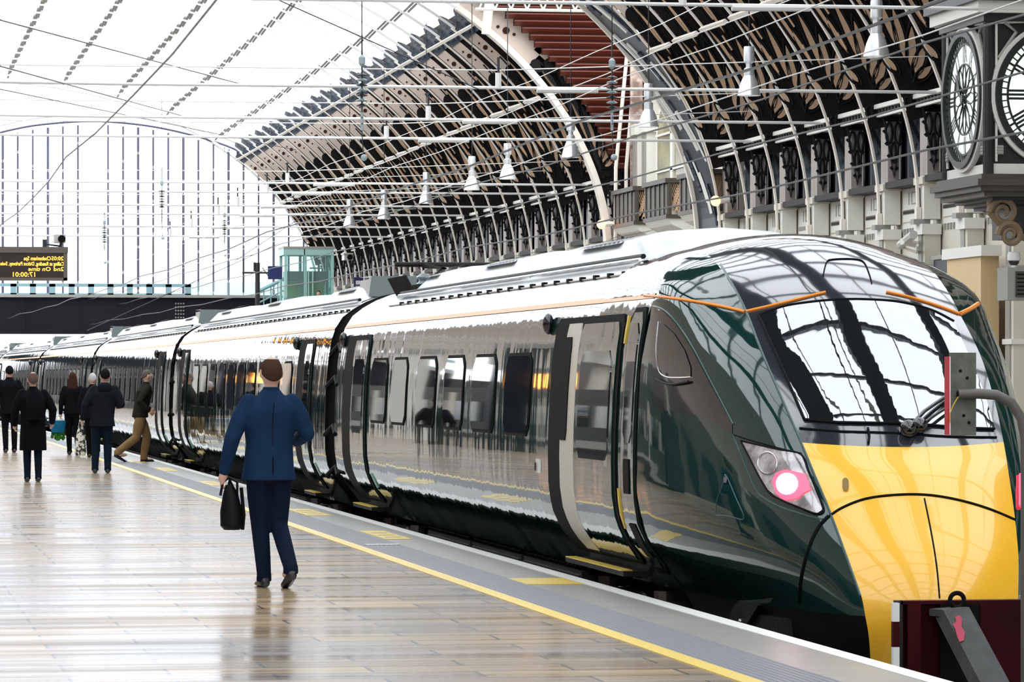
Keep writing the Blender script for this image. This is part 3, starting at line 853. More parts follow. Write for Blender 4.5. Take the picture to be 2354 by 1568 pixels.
def make_rib(full, label, group):
    t = thing('roof_rib', (0, 0, 0), label, 'roof rib', group)
    b = MB(); z_, yy = 0, .055
    band(b, R_(0), R_(42), -.045, .0, -.05, .05, M_rib, 30)
    b.box((20.93, -.085, 4.75), (21.03, .085, 5.0), M_rib); b.box((20.86, -.14, 4.66), (21.2, .14, 4.76), M_wallg)
    if not full:
        band(b, R_(5), R_(41), .02, 1.0, -.02, .02, M_webc, 24)
    b.build('flange', t, 35)
    b = MB()
    if full: band(b, A2, R_(180) - A2, .0, .07, -.025, .025, M_gwhite, 48)
    else: band(b, A2, R_(180) - A2, .0, .34, -.09, .09, M_crest, 48)  # near arches deepened and darkened for the windscreen's reflection
    b.build('glazing_arch', t, 35)
    if not full: return t
    b = MB(); band(b, R_(31), R_(40.0), .03, .31, -.02, .02, M_webc, 12); band(b, R_(31), R_(41.5), .33, 1.1, .02, .05, M_fanb, 12); w = b.build('web', t, 35)  # dark plate behind stands in for the shade between rib webs
    for a, d, r in ((36.9, .17, .07), (35.9, .21, .03), (37.9, .14, .03)):
        x, z = arc(R_(a), d); b = MB()
        b.tube([(x, -.035, z), (x, .03, z)], r, M_hole, 14); b.build('star_hole', w)
    # dark crown at the glazing edge
    b = MB()
    cr_ = [(39.5, .0), (41.5, .0), (41.8, .16), (42.3, .30), (43.1, .42), (43.3, .56), (42.4, .62), (41.0, .66), (39.6, .64), (38.9, .52), (39.1, .34), (39.3, .18)]
    b.prism(cr_, lambda a, d, y: P3(*arc(R_(a), d), y), -.05, -.03, M_crest)
    b.build('crown_ironwork', t)
    # dark fan
    b = MB()
    band(b, R_(9.8), R_(32.0), .03, 1.7, -.03, -.005, M_fanb, 20)
    for q, (d_, r) in enumerate(((.20, .20), (.56, .19), (.95, .2))):
        c = a2s(R_(32.0)) - S0
        b.prism([(c + .06 + r * 1.3 * math.cos(k * PI / 10 - PI / 2), d_ + r * math.sin(k * PI / 10 - PI / 2)) for k in range(11)], sd, -.034, -.004, M_iron)
    b.build('fan_backing', t)
    b = MB(); g = MB()
    for ang, l0, l1, w_ in ((-4, 1.0, 2.6, .045), (2, 2.3, 3.8, .035), (6, .8, 2.1, .06), (14, .55, 1.55, .075), (28, .40, 1.15, .085), (46, .30, .85, .085), (70, .25, .62, .07), (-18, .4, .8, .05)):
        poly = leafpoly(.32, .22, R_(ang), l0, l1, w_)
        b.prism(poly, sd, -.06, -.03, M_petal)
        fr = leafpoly(.32, .22, R_(ang), l0 - .12, l1 + .16, w_ + .05)
        b2 = fr + [fr[0]]
        for p, q in zip(b2, b2[1:]):
            g.tube([sd(p[0], p[1], -.05), sd(q[0], q[1], -.05)], .022, M_iron, 4, False)
    for k in range(10):
        s_ = 1.3 + k * .27; dd = .06 + (k * 37 % 10) / 10 * .6
        g.tube([sd(s_, dd, -.05), sd(s_ + .75, dd + .02, -.05)], .02, M_iron, 4)
        if k % 3 == 0: b.tube([sd(s_ + .1, dd + .1, -.055), sd(s_ + .5, dd + .1, -.055)], .025, M_petal, 4)
    b.build('fan_petals', t); 
    for k in range(11):            # scroll band under the fan
        d_ = .1 + k * .13
        g.tube([sd(.05 + .10 * math.cos(j * PI / 4), d_ + .06 * math.sin(j * PI / 4), -.05) for j in range(9)], .02, M_iron, 4, False)
    g.build('fan_ironwork', t)
    # filigree bracket below the cornice
    g = MB()
    z1, z0, xw = 7.02, 5.75, 21.45
    def bp(u, v): return Vector((20.97 + (.02 if v < .3 else 0) + u * .46, -.33, z0 + (z1 - z0) * v))
    for pts in ([(.05, 1), (.5, 0.0), (.95, 1)], [(.05, 1), (.95, 1)], [(.02, .93), (.98, .93)]):
        g.tube([bp(*p) for p in pts], .032, M_iron, 5)
    for u, v, w_, h in ((.3, .72, .14, .17), (.7, .72, .14, .17), (.5, .40, .10, .17)):
        g.tube([bp(u + w_ * math.sin(k * PI / 6), v + h * math.cos(k * PI / 6)) for k in range(13)], .028, M_iron, 5, False)
    for k in range(6):
        g.tube([bp(.08 + k * .155 + .05 * math.sin(j * PI / 3), .95 + .035 * math.cos(j * PI / 3)) for j in range(7)], .018, M_iron, 4, False)
    for sg in (-1, 1):
        for k in range(4): g.tube([bp(.5 + sg * (.05 + .10 * k), .12 + .2 * k), bp(.5 + sg * (.17 + .10 * k), .16 + .2 * k)], .03, M_iron, 4)
    g.build('filigree_bracket', t)
    return t

M_shaft = mat('mauve_grey_shaft', (.42, .37, .34), .6)
def make_pilaster(label, group):
    t = thing('pilaster', (0, 0, 0), label, 'pilaster', group)
    b = MB(); b.box((21.10, -.28, 5.62), (21.38, .28, 7.15), M_shaft); b.box((21.33, -.32, 5.7), (21.36, -.27, 7.1), M_rib)
    b.box((21.33, -.30, 5.62), (21.385, -.27, 7.15), M_navy); b.build('shaft', t)
    b = MB(); b.box((21.05, -.26, 0), (21.38, .26, 4.66), M_wall); b.box((21.02, -.12, 0), (21.06, .12, 4.5), M_wallg)
    b.box((20.98, -.32, 4.45), (21.38, .32, 4.66), M_wallw); b.box((21.0, -.30, 3.55), (21.38, .30, 3.66), M_wallg); b.box((21.0, -.30, 2.2), (21.38, .30, 2.3), M_wallw)
    b.build('lower_shaft', t)
    b = MB(); b.box((21.04, -.24, 4.76), (21.38, .24, 5.62), M_wallw); b.box((20.98, -.34, 5.46), (21.38, .34, 5.60), M_wall); b.box((21.0, .05, 4.78), (21.03, .16, 5.4), M_wallg)
    b.build('capital', t); return t

def make_window(nm):
    b = MB(); b.box((21.55, .30, 5.7), (21.60, BAY - .30, 7.1), M_navy); t = b.build(nm)
    tag(t, 'leaded window panel between two arcade pilasters', 'window', 'leaded windows of the arcade', 'structure')
    b = MB(); b.box((21.52, 1.5, 5.72), (21.55, BAY - .30, 7.06), M_mosaic); b.build('pane', t)
    b = MB(); b.tube([(21.50, .55, 5.72), (21.5, 2.4, 6.85)], .07, M_iron, 5); b.box((21.46, 1.40, 5.7), (21.56, 1.5, 7.1), M_iron); b.build('window_bar', t)
    b = MB(); b.box((21.02, .36, 5.50), (21.6, BAY - .36, 5.63), M_sill); b.build('sill', t)
    return t

rib0 = make_rib(True, 'cream curved iron rib with dark fan ironwork, one of the arcade row', 'roof ribs')
ribL = make_rib(False, 'cream roof rib of the near hall, arch darkened for the windscreen reflection', 'near roof ribs')
pil0 = make_pilaster('cream and dark pilaster on the arcade wall at the foot of a roof rib', 'arcade pilasters')
win0 = make_window('window_2')
first = True; nw = 2; fl = True
LABR = {109.6: 'first complete rib beyond the red louvred end wall, with the white foot beside the balconies', 94.5: 'rib at the near side of the balconies, springing above the train roof'}
for yy in FAR + NEAR:
    if yy > 66:
        r = rib0 if first else copy_tree(rib0); r.location = (0, yy, 0)
        if yy in LABR:
            r['label'] = LABR[yy]
            if 'group' in r: del r['group']
        elif yy > 100: r['label'] = 'cream rib with star holes and dark fan ironwork in the far arcade'; r['group'] = 'ribs of the far arcade'
        else: r['label'] = 'cream rib with dark fan ironwork above the train nose, right of the balconies'; r['group'] = 'ribs above the train nose'
        p = pil0 if first else copy_tree(pil0); p.location = (0, yy, 0)
        if yy > 100: p['label'] = 'cream pilaster with dark bracket in the far arcade wall'; p['group'] = 'far arcade pilasters'
        else: p['label'] = 'cream pilaster on the wall above the train nose'; p['group'] = 'near arcade pilasters'
        if yy != 94.5 and yy < 178:
            w = win0 if nw == 2 else copy_tree(win0); w.location = (0, yy, 0); w.name = 'window_%d' % nw; nw += 1
            if yy < 100: w['group'] = 'leaded windows above the train nose'; w['label'] = 'leaded arcade window above the train nose'
        first = False
    else:
        r = ribL if fl else copy_tree(ribL); r.location = (0, yy, 0); fl = False

# ---- arcade wall: plain cream wall, mouldings, framed panels ---------------
b = MB()
for y0, y1 in ((-5, 94.5), (109.6, YG)):
    b.box((21.42, y0, 0), (21.9, y1, 5.55), M_wall); b.box((21.62, y0, 5.5), (21.9, y1, 8.2), M_navy)
for yy in [y_ for y_ in NEAR + FAR[:-1] if y_ > 55 and y_ != 94.5]:
    a, c = yy + .36, yy + BAY - .36
    b.box((21.40, a, 5.05), (21.5, c, 5.48), M_wallw)
    for z0, z1, q0, q1 in ((5.15, 5.17, .35, 1.9), (5.38, 5.40, .35, 1.9), (5.15, 5.40, .35, .38), (5.15, 5.40, 1.87, 1.9), (5.15, 5.40, 2.08, 2.12)):
        b.box((21.39, yy + q0 + .1, z0), (21.42, yy + q1 + .1, z1), M_wallg)
    b.box((21.385, yy + .75, 5.19), (21.42, yy + .95, 5.34), M_iron)
    b.box((21.40, a, 4.97), (21.5, c, 5.03), M_sill if yy < 84 else M_wallg)
    b.box((21.40, a, 4.80), (21.5, c, 4.95), M_wallw)
    b.box((21.40, a, 4.66), (21.5, c, 4.76), M_wallw)
    for k in range(11): b.box((21.395, a + .04 + k * .215, 4.54), (21.5, a + .14 + k * .215, 4.66), M_wallg)
    b.box((21.40, a, 3.55), (21.5, c, 3.64), M_wallg)
struct(b, 'wall_right', 'cream panelled wall under the ribbed arcade', 'wall')
b = MB()
for y0, y1 in ((-5, 94.5), (109.6, YG)):
    b.box((20.86, y0, 7.17), (21.0, y1, 7.26), M_wallw); b.box((20.92, y0, 7.0), (21.0, y1, 7.05), M_wallw)
    n_ = int((y1 - max(y0, 60)) / .25)
    for k in range(n_): b.box((20.93, max(y0, 60) + k * .25, 7.05), (21.0, max(y0, 60) + .12 + k * .25, 7.17), M_sill)
struct(b, 'trim_5', 'white cornice beam running below the fans', 'cornice')
# closing boards of the vault behind the ribs, right and left
b = MB()
for y0, y1 in ((-30, 94.5), (109.6, YG)):
    rows = [[P3(*arc(R_(8 + 33 * i / 14), 1.75 - .5 * i / 14), y) for i in range(15)] for y in (y0, y1)]
    b.grid(rows, M_maroon)
struct(b, 'ceiling_right', 'dark maroon boarding behind the arcade ribs', 'ceiling')
b = MB(); rows = [[P3(*arc(R_(180 - 0 - 41 * i / 14), .3), y) for i in range(15)] for y in (-30, YG)]; b.grid(rows, M_webc)
struct(b, 'ceiling_left', 'boarded left haunch of the roof', 'ceiling')
# stepped glazing between the ribs
b = MB()
for yy in FAR + [97.55, 100.6, 103.65, 106.6] + NEAR[:]:
    a0 = A2; a1 = R_(180) - A2
    rows = [[P3(*arc(a0 + (a1 - a0) * i / 30, d), y) for i in range(31)] for y, d in ((yy, .62), (yy + BAY, .26))]
    b.grid(rows, M_roofglass)
struct(b, 'ceiling', 'glazed barrel roof of the train hall', 'glass roof')
for i, x in enumerate((16.1, 13.9, 11.65, 9.2, 6.7, 4.3, 1.8, -.7, -3.3)):
    a = aX(x); b = MB()
    for yy in FAR[:-1] + [94.5, 97.55, 100.6, 103.65, 106.6] + NEAR[1:34]:
        (xa, za), (xb, zb) = arc(a, .50), arc(a, .14)
        b.tube([(xa, yy + .1, za), (xb, yy + BAY - .05, zb)], .05, M_purl, 4)
    o = b.build('roof_purlin')
    tag(o, ['stepped roof purlin nearest the dark arcade crowns', 'stepped roof purlin, second line left of the arcade crowns', 'stepped roof purlin running over the middle of the gable screen',
        'stepped roof purlin over the departure board side', 'stepped roof purlin at the upper left corner', 'stepped roof purlin beyond the upper left corner'][min(i, 5)], 'roof purlin', 'roof purlins' if i >= 5 else None)
# white purlins on the inner side of the arcade
for a, lab, w, zg in ((A2, 'white purlin along the dark crowns of the arcade', .06, 0), (R_(27.5), 'thick white purlin stepping from rib to rib halfway up the arcade', .07, .22)):
    for seq, wh in ((FAR[:-1], ', far half'), ([94.5 - BAY * k for k in range(1, 12)], ', near half')):
        b = MB()
        for yy in seq:
            (xa, za), (xb, zb) = arc(a, -.10 - zg * .6), arc(a, -.09)
            b.tube([(xa, yy, za), (xb, yy + BAY, zb)], w, M_rib, 4)
        tag(b.build('arcade_purlin'), lab + wh, 'purlin')
# near transept arch and the pierced end board
b = MB()
band(b, R_(0), R_(48), -.06, .04, 97.15, 97.3, M_rib, 30)
rows = [[P3(*arc(R_(48 * i / 30), .03), 94.6), P3(*arc(R_(48 * i / 30), .03), 97.2)] for i in range(31)]; b.grid(rows, M_navy)
for k, yy in enumerate((94.9, 95.4, 95.75, 96.3, 96.8)):
    for q in range(5):
        a0 = R_(2 + q * 9 + k * 1.7); b.tube([P3(*arc(a0 + R_(6.0 * i / 5), .0), yy + .12 * i) for i in range(6)], .03 + .02 * (k % 2), M_wallw if (k + q) % 3 else M_crest, 4)
tag(b.build('arch_soffit'), 'slatted blue and white arch edge at the near side of the red louvres', 'arch')
t = thing('arch_board', (0, 109.3, 0), 'broad cream pierced board in front of the red louvres', 'arch board')
b = MB(); bo = lambda a: 1.12 - (a - R_(17.5)) / R_(26.5) * .45; band(b, R_(32.0), R_(44), .03, bo, 109.28, 109.36, M_webc, 14); band(b, R_(17.5), R_(33), lambda a: bo(a) - .34, bo, 109.28, 109.36, M_webc, 14); band(b, R_(17.5), R_(44), lambda a: bo(a) - .02, lambda a: bo(a) + .08, 109.1, 109.4, M_rib, 20); band(b, R_(0), R_(44), -.07, .09, 109.1, 109.4, M_rib, 40); b.build('board', t, 35)
for a, d, r in ((37.3, .36, .10), (36.2, .43, .045), (38.4, .29, .045)):
    x, z = arc(R_(a), d); b = MB(); b.tube([(x, 109.24, z), (x, 109.35, z)], r, M_hole, 14); b.build('star_hole', t)
b = MB()
for k in range(11):
    s_, d_, an, l_ = .3 + .26 * k, .22 + (k * 5 % 7) * .075, 4 + (k * 7 % 5) * 4, 1.1 - .25 * (k % 3)
    b.prism(leafpoly(s_, d_, R_(an), 0, l_, .06), lambda u, v, y: sd(u, v, y), 109.22, 109.27, M_iron)
for q, (s_, d_, r) in enumerate(((3.75, .26, .16), (3.5, .56, .17))):
    b.prism([(s_ + r * 1.3 * math.cos(k * PI / 8), d_ + r * math.sin(k * PI / 8)) for k in range(16)], lambda u, v, y: sd(u, v, y), 109.22, 109.27, M_iron)
b.build('scroll_ironwork', t)
# transept end wall: red brown louvres, lattice girder, posts
b = MB(); M_louv = mat('red_brown_louvre', (.16, .036, .020), .5)
def xout(z):
    best = 21.6
    for i in range(200):
        a = R_(90) * i / 199; x_, z_ = arc(a, .55)
        if z_ >= z: return x_
    return EX
for k in range(62):
    z = 7.5 + k * .2
    if z > 19.6: break
    x0 = max(14.5, xout(z)); x1 = 26
    b.add([(x0, 108.9, z), (x1, 108.9, z), (x1, 108.72, z + .12), (x0, 108.72, z + .12)], [(0, 1, 2, 3)], M_louv); b.box((x0, 108.70, z + .11), (x1, 108.9, z + .14), M_louv)
    b.box((x0, 108.92, z), (x1, 109.0, z + .2), M_maroon)
struct(b, 'wall_louvred', 'red brown louvred wall between the two halves of the arcade', 'louvred wall')
b = MB(); yg = 106.8
for z in (11.75, 12.25): b.tube([(16.8, yg, z), (22.5, yg, z)], .045, M_wallw, 5)
for k in range(12):
    x = 16.9 + k * .45; b.tube([(x, yg, 11.75), (x + .22, yg, 12.25), (x + .45, yg, 11.75)], .03, M_wallw, 5)
tag(b.build('lattice_girder'), 'white lattice girder at the top edge above the red louvres', 'girder')
b = MB(); b.tube([(17.35, 108.4, 11.2), (17.6, 108.4, 13.6)], .13, M_rib, 6); tag(b.build('strut'), 'cream strut rising beside the topmost dark crown', 'strut')
# wall of the transept end with arched window and three balconies
b = MB(); b.box((21.9, 94.6, 0), (22.3, 109.6, 7.8), M_wall)
pr = [(y_, z_) for y_, z_ in [(94.6, 7.8), (109.4, 7.8), (108.6, 9.4), (106.8, 10.6), (104, 11.2), (94.6, 11.2)]]
b.prism(pr, lambda a, c, d: Vector((d, a, c)), 21.9, 22.3, M_wall)
for y0 in (95.4, 99.6, 106.7, 108.0):
    b.box((21.6, y0, 0), (21.95, y0 + .5, 8.6), M_wallw); b.box((21.5, y0 - .12, 8.4), (21.95, y0 + .62, 8.7), M_wallw)
    for q in range(4): b.box((21.55, y0 + .04 + q * .12, 5.6), (21.6, y0 + .09 + q * .12, 8.4), M_wallg)
struct(b, 'wall_transept', 'cream wall with pilasters behind the three balconies', 'wall')
t = thing('window_1', (21.9, 103.8, 7), 'tall round arched window with yellowish panes above the balconies', 'window', None, 'structure')
def archpoly(y0, y1, z0, z1):
    r = (y1 - y0) / 2; return [(y0, z0), (y1, z0)] + [((y0 + y1) / 2 + r * math.cos(k * PI / 12), z1 + r * math.sin(k * PI / 12) * .55) for k in range(13)]
fx = lambda a, c, d: Vector((d, a, c))
b = MB(); b.prism(archpoly(101.3, 106.4, 6.2, 8.2), fx, 21.80, 21.92, M_wallw); b.build('window_surround', t)
b = MB(); b.prism(archpoly(101.7, 106.0, 6.2, 8.2), fx, 21.76, 21.86, M_olive); b.build('pane', t)
b = MB(); b.box((21.70, 103.7, 6.2), (21.78, 104.0, 9.3), M_wallw); b.box((21.7, 101.7, 8.2), (21.76, 106, 8.26), M_wallw); b.box((21.7, 101.7, 7.2), (21.76, 106, 7.25), M_wallw); b.build('window_bar', t)
def make_balcony(label):
    t = thing('balcony', (0, 0, 0), label, 'balcony', 'balconies on the transept wall')
    b = MB()
    w = 3.0; x0, x1 = 21.05, 21.95
    b.box((x0 - .08, -.08, 6.72), (x1, w + .08, 6.84), M_bronze); b.box((x0 - .05, -.05, 5.78), (x1, w + .05, 5.88), M_bronze)
    for k in range(6): b.box((x0, k * w / 5 - .06, 5.88), (x0 + .10, k * w / 5 + .06, 6.72), M_bronze)
    for k in range(3): b.box((x0 + k * (x1 - x0) / 2, -.02, 5.88), (x0 + k * (x1 - x0) / 2 + .08, .06, 6.72), M_bronze)
    b.build('balcony_frame', t)
    b = MB(); b.box((x0 + .03, .05, 5.9), (x0 + .05, w - .05, 6.7), M_bronze)
    for k in range(16):
        x = x0 + .04 + k * .052
        b.tube([(x, .02, 5.9 + (k * 7 % 5) * .03), (min(x1, x + .28), .02, 6.7)], .014, M_petal, 4); b.tube([(min(x1, x + .28), .015, 5.9), (x, .015, 6.7)], .012, M_petal, 4)
    b.build('lattice_panel', t)
    b = MB(); b.prism([(x0 - .02, 5.78), (x1, 5.78), (x1, 5.35), (x0 + .5, 5.45), (x0 + .12, 5.62)], lambda a, c, d: Vector((a, d, c)), .0, w, M_wallw); b.build('corbel', t)
    b = MB()
    for k in range(14):
        yy = .1 + k * (w - .2) / 13; b.tube([(x0 + .12, yy, 4.75), (x0 + .12, yy, 5.4)], .022, M_bronze, 4); b.tube([(x0 + .12, yy, 4.9), (x0 + .12, yy + .2, 5.3)], .018, M_petal, 4)
    for k in range(6):
        xx = x0 + .15 + k * .14; b.tube([(xx, .05, 4.75), (min(x1, xx + .1), .05, 5.4)], .02, M_bronze, 4); b.tube([(xx + .12, .05, 4.75), (xx - .05, .05, 5.4)], .02, M_petal, 4)
    b.build('lower_grille', t); return t
bal = make_balcony('nearest balcony, dark bronze, beside the foot of the near arch')
bal.location = (0, 96.6, 0)
for y0, lb in ((101.2, 'middle balcony of the three on the cream wall'), (105.6, 'farthest balcony, beside the white rib foot')):
    c = copy_tree(bal); c.location = (0, y0, 0); c['label'] = lb
t = thing('corner_post', (21.0, 108.7, 0), 'tall paired cream post with brown scroll strip left of the balconies', 'post')
b = MB(); b.tube([(21.05, 108.6, 0), (21.1, 108.6, 7.5), (21.5, 108.6, 11.5)], .055, M_rib, 6); b.tube([(21.35, 108.6, 0), (21.4, 108.6, 7.5), (21.75, 108.6, 11.5)], .055, M_rib, 6); b.build('post_pair', t)
b = MB(); b.box((21.5, 108.5, 5.9), (21.85, 108.6, 11.0), mat('brown_scrollwork', (.20, .12, .10), .6, noise=(3.5, .2, (.55, .42, .36)))); b.build('scroll_strip', t)

# ---- dark beams over the near hall, out of frame, added for the windscreen's reflection
for x, w_, lb in ((5.5, .9, 'wide dark beam under the near roof crown, added for the windscreen reflection'), (1.2, .45, 'added dark longitudinal roof beam left of the wide one'), (9.9, .45, 'added dark longitudinal roof beam right of the wide one'), (14.0, .3, 'added narrow dark roof beam above the arcade'), (-3.4, .35, 'added narrow dark roof beam on the left haunch')):
    a = aX(x); (xa, za) = arc(a, -.25); b = MB(); b.box((xa - w_, -29, za - .25), (xa + w_, 66, za), M_iron); tag(b.build('added_roof_beam'), lb, 'roof beam')
# ---- gable screen -----------------------------------------------------------
t = thing('window_90', (8, YG, 0), 'tall white gable screen with thin vertical bars', 'gable window', None, 'structure')
g = MB(); pts = [P3(*arc(R_(180) * i / 40), YG) for i in range(41)]
g.add([(-10, YG, 0)] + pts[::-1] + [(21, YG, 0)], [tuple(range(43))], M_gabglass); g.build('glazing', t)
g = MB(); g.tube([P3(*arc(R_(180) * i / 60, -.05), YG - .1) for i in range(61)], .035, M_gwhite, 6); g.build('gable_rib', t, True)
ap = [at_y(px, py, YG - .15) for px, py in smooth_line([(-60, 322), (20, 300), (100, 286), (215, 279), (330, 288), (430, 308), (520, 335), (575, 362)])]
g = MB(); g.tube(ap, .05, M_mull, 5); g.tube([p + Vector((0, 0, .32)) for p in ap], .04, M_gwhite, 5); g.build('inner_arch_bar', t)
def arch_top(px):
    if px < 20: return 303
    if px < 575:
        pp = [(20, 303), (100, 288), (215, 279), (330, 288), (430, 308), (520, 335), (575, 362)]
        for (a, c), (d, e) in zip(pp, pp[1:]):
            if px <= d: return c + (e - c) * (px - a) / (d - a)
    pp = [(575, 362), (640, 410), (700, 475), (740, 560), (760, 640)]
    for (a, c), (d, e) in zip(pp, pp[1:]):
        if px <= d: return c + (e - c) * (px - a) / (d - a)
    return 640
rr = random.Random(3)
for i in range(22):
    px = 6 + i * 34.6; 
    if i == 6: continue
    a = at_y(px, arch_top(px) + 6, YG - .2); z = a.z
    g = MB(); r_ = .05 if i % 3 else .065
    while z > 4.6:
        l_ = rr.uniform(.7, 2.6); z1 = max(4.6, z - l_); g.tube([(a.x, YG - .2, z), (a.x, YG - .2, z1)], r_, M_mull, 5)
        g.tube([(a.x, YG - .2, z1), (a.x, YG - .2, z1 - .3)], r_ * .45, M_mull, 4); z = z1 - .12
    g.build('mullion', t)

# ---- left side of the hall (seen only in reflections) ----------------------
M_dkst = mat('dark_stone', (.07, .062, .055), .7, noise=(.35, .5, (.03, .028, .026)))  # darkness put into the stone colour to dim the train's reflections
b = MB(); b.box((-18.5, -30, 0), (-18, 180, 7.5), M_dkst)
for k in range(26): b.box((-18.02, -20 + k * 7.6, .2), (-17.9, -16.5 + k * 7.6, 4.4), M_navy)
struct(b, 'wall_left', 'stone wall with dark openings on the far left side of the hall', 'wall')
for k in range(8):
    b = MB(); yy = 4 + k * 18.3
    b.tube([(-10, yy, 0), (-10, yy, 5)], .28, M_wall, 12); b.box((-10.5, yy - .5, 4.6), (-9.5, yy + .5, 5.1), M_wallw); b.box((-10.4, yy - .4, 0), (-9.6, yy + .4, .5), M_wallg)
    tag(b.build('column'), 'cream iron column on the left side of the hall', 'column', 'columns of the left side')
b = MB(); b.box((-45, 181, 0), (2.2, 182, 4.9), M_dkst)  # made-up wall, out of view, added to darken the far cars' reflections
for k in range(9): b.box((-14 + k * 1.7, 180.9, .5), (-13.3 + k * 1.7, 181, 3.2), M_navy if k % 2 else M_wallg)
struct(b, 'wall_added_outside', 'added unseen dark wall beyond the gable, mirrored in the far cars', 'wall')
b = MB(); b.box((-18, -30.4, 0), (21.5, -30, 6.5), M_dkst); struct(b, 'wall_front', 'low stone wall at the head of the platforms', 'wall')

# ================================================================== BRIDGE, LIFT, SIGNS
YB = 170.0
t = thing('footbridge', (2, YB, 3.6), 'dark steel footbridge crossing the tracks below the gable screen', 'footbridge')
b = MB(); b.box((-14, YB - .2, 3.52), (18.2, YB + .2, 5.02), M_girder); b.box((-14, YB - .35, 3.44), (18.2, YB + .35, 3.56), M_girder); b.box((-14, YB - .45, 5.02), (18.2, YB + 2.5, 5.14), M_wallg)
for k in range(14): b.box((-13.6 + k * 2.3, YB - .26, 3.56), (-13.54 + k * 2.3, YB - .2, 5.02), M_girder)
for i in range(4):
    for j in range(5): 
        p = at_y(404 + i * 6, 698 + j * 8, YB - .22); b.box((p.x - .03, p.y - .03, p.z - .03), (p.x + .03, p.y, p.z + .03), M_wallg)
b.build('girder', t)
b = MB(); xe = at_y(438, 660, YB).x
b.box((-14, YB - .3, 5.48), (xe, YB - .2, 5.62), M_teal); b.box((-14, YB - .3, 5.14), (xe, YB - .2, 5.20), M_teal)
k = 0
while True:
    x = at_y(-14 + k * 44.5, 660, YB).x
    if x > xe - .1: break
    b.box((x - .13, YB - .3, 5.14), (x + .13, YB - .2, 5.6), M_teal); k += 1
b.build('parapet', t)
g = MB(); g.box((xe, YB - .26, 5.14), (18.0, YB - .22, 5.72), M_bridgeglass); g.build('glass_parapet', t)
# stair hand rail up to the lift
p0 = at_y(590, 672, YB - 1); p1 = at_y(655, 640, YB - 1)
b = MB(); b.tube([p0, p1], .09, M_teal, 6); b.tube([p0 - Vector((0, 0, .5)), p1 - Vector((0, 0, .5))], .04, M_teal, 6)
for q in range(5): b.tube([p0.lerp(p1, q / 4), p0.lerp(p1, q / 4) - Vector((0, 0, .9))], .03, M_teal, 5)
b.build('stair_rail', t)
# lift tower
YL = 163.0; a = at_y(657, 572, YL); c = at_y(764, 572, YL); ztop = a.z; x0, x1 = a.x, c.x
t = thing('lift_tower', ((x0 + x1) / 2, YL, 0), 'mint green glass lift tower beside the end of the footbridge', 'lift')
b = MB()
xm = x0 + (x1 - x0) * .42
for x in (x0, xm, x1): 
    b.box((x - .06, YL - .06, 0), (x + .06, YL + .06, ztop), M_teal2); b.box((x - .06, YL + 1.9, 0), (x + .06, YL + 2.02, ztop), M_teal2)
b.box((x0 - .1, YL - .1, ztop), (x1 + .1, YL + 2.1, ztop + .10), M_wallg)
b.box((x0 - .1, YL - .08, ztop - .26), (x1 + .06, YL + 2.0, ztop), M_teal2); b.box((x0, YL - .05, 4.35), (x1, YL + .05, 4.45), M_teal2)
b.box((x0 + .5 * (xm - x0) + .35, YL - .08, 0), (x0 + .5 * (xm - x0) + .39, YL, ztop), M_teal2)
for x in (xm + .10, xm + .28): b.box((x, YL - .1, 4.4), (x + .05, YL, ztop - .9), M_teal2)
b.build('frame', t)
g = MB(); g.box((x0, YL - .02, 0), (x1, YL, ztop - .2), M_liftglass); g.box((x1 - .02, YL, 0), (x1, YL + 2, ztop - .2), M_liftglass); g.box((x0, YL, 0), (x0 + .02, YL + 2, ztop - .2), M_liftglass); g.build('glass', t)
zb = at_y(700, 622, YL).z; zl = at_y(700, 645, YL).z
b = MB(); b.box((x0 + .1, YL + 1.0, zl), (x1 - .1, YL + 1.9, zb), mat('lift_car_green', (.07, .17, .15), .5)); b.build('lift_car', t)
b = MB(); b.box((x0 + .12, YL + 1.95, 4.5), (x1 - .12, YL + 2.0, zl), mat('lift_lining', (.62, .66, .22), .5)); b.box((xm + .3, YL + 1.0, zb + .1), (x1 - .3, YL + 1.1, zb + .16), M_teal); b.build('lift_lining', t)
b = MB(); b.box((x0 - .15, YL - .15, 4.28), (x1 - .2, YL + 2, 4.40), M_girder); b.build('landing', t)
# signs
p = at_y(632, 627, 158); b = MB(); w = .28 * 1.0
b.box((p.x - .29, p.y - .03, p.z - .27), (p.x + .29, p.y + .03, p.z + .27), M_blue)
o = b.build('blue_sign'); tag(o, 'plain deep blue square sign left of the lift tower', 'sign')
q = at_y(592, 640, 158)
t = thing('signal_post', (q.x, q.y, 0), 'dark post with cross arm left of the blue sign', 'post')
b = MB(); b.tube([(q.x, q.y, 0), (q.x, q.y, at_y(592, 604, 158).z)], .10, M_wire, 8); z = at_y(592, 627, 158).z
b.tube([(q.x - .62, q.y, z), (p.x - .28, q.y, z)], .045, M_wire, 6); b.tube([(q.x - .58, q.y, z - .8), (q.x - .58, q.y, z + .55)], .025, M_wire, 6)
b.tube([(q.x - .12, q.y, z + .05), (q.x - .12, q.y, z + .42)], .05, M_wire, 6); b.tube([(q.x + .2, q.y, z + .2), (q.x + .45, q.y, z - .15)], .02, M_wire, 5); b.build('post', t)
p = at_x(823, 655, 20.7); b = MB(); b.box((p.x - .18, p.y - .03, p.z - .32), (p.x + .18, p.y + .03, p.z + .32), M_blue)
b.box((p.x - .10, p.y - .04, p.z - .2), (p.x + .10, p.y - .03, p.z - .05), M_white); b.box((p.x - .1, p.y - .04, p.z + .02), (p.x + .1, p.y - .03, p.z + .18), M_white); b.tube([(p.x + .18, p.y, p.z), (21.5, p.y, p.z)], .03, M_wallg)
tag(b.build('platform_sign'), 'small blue and white sign on the far arcade wall', 'sign')
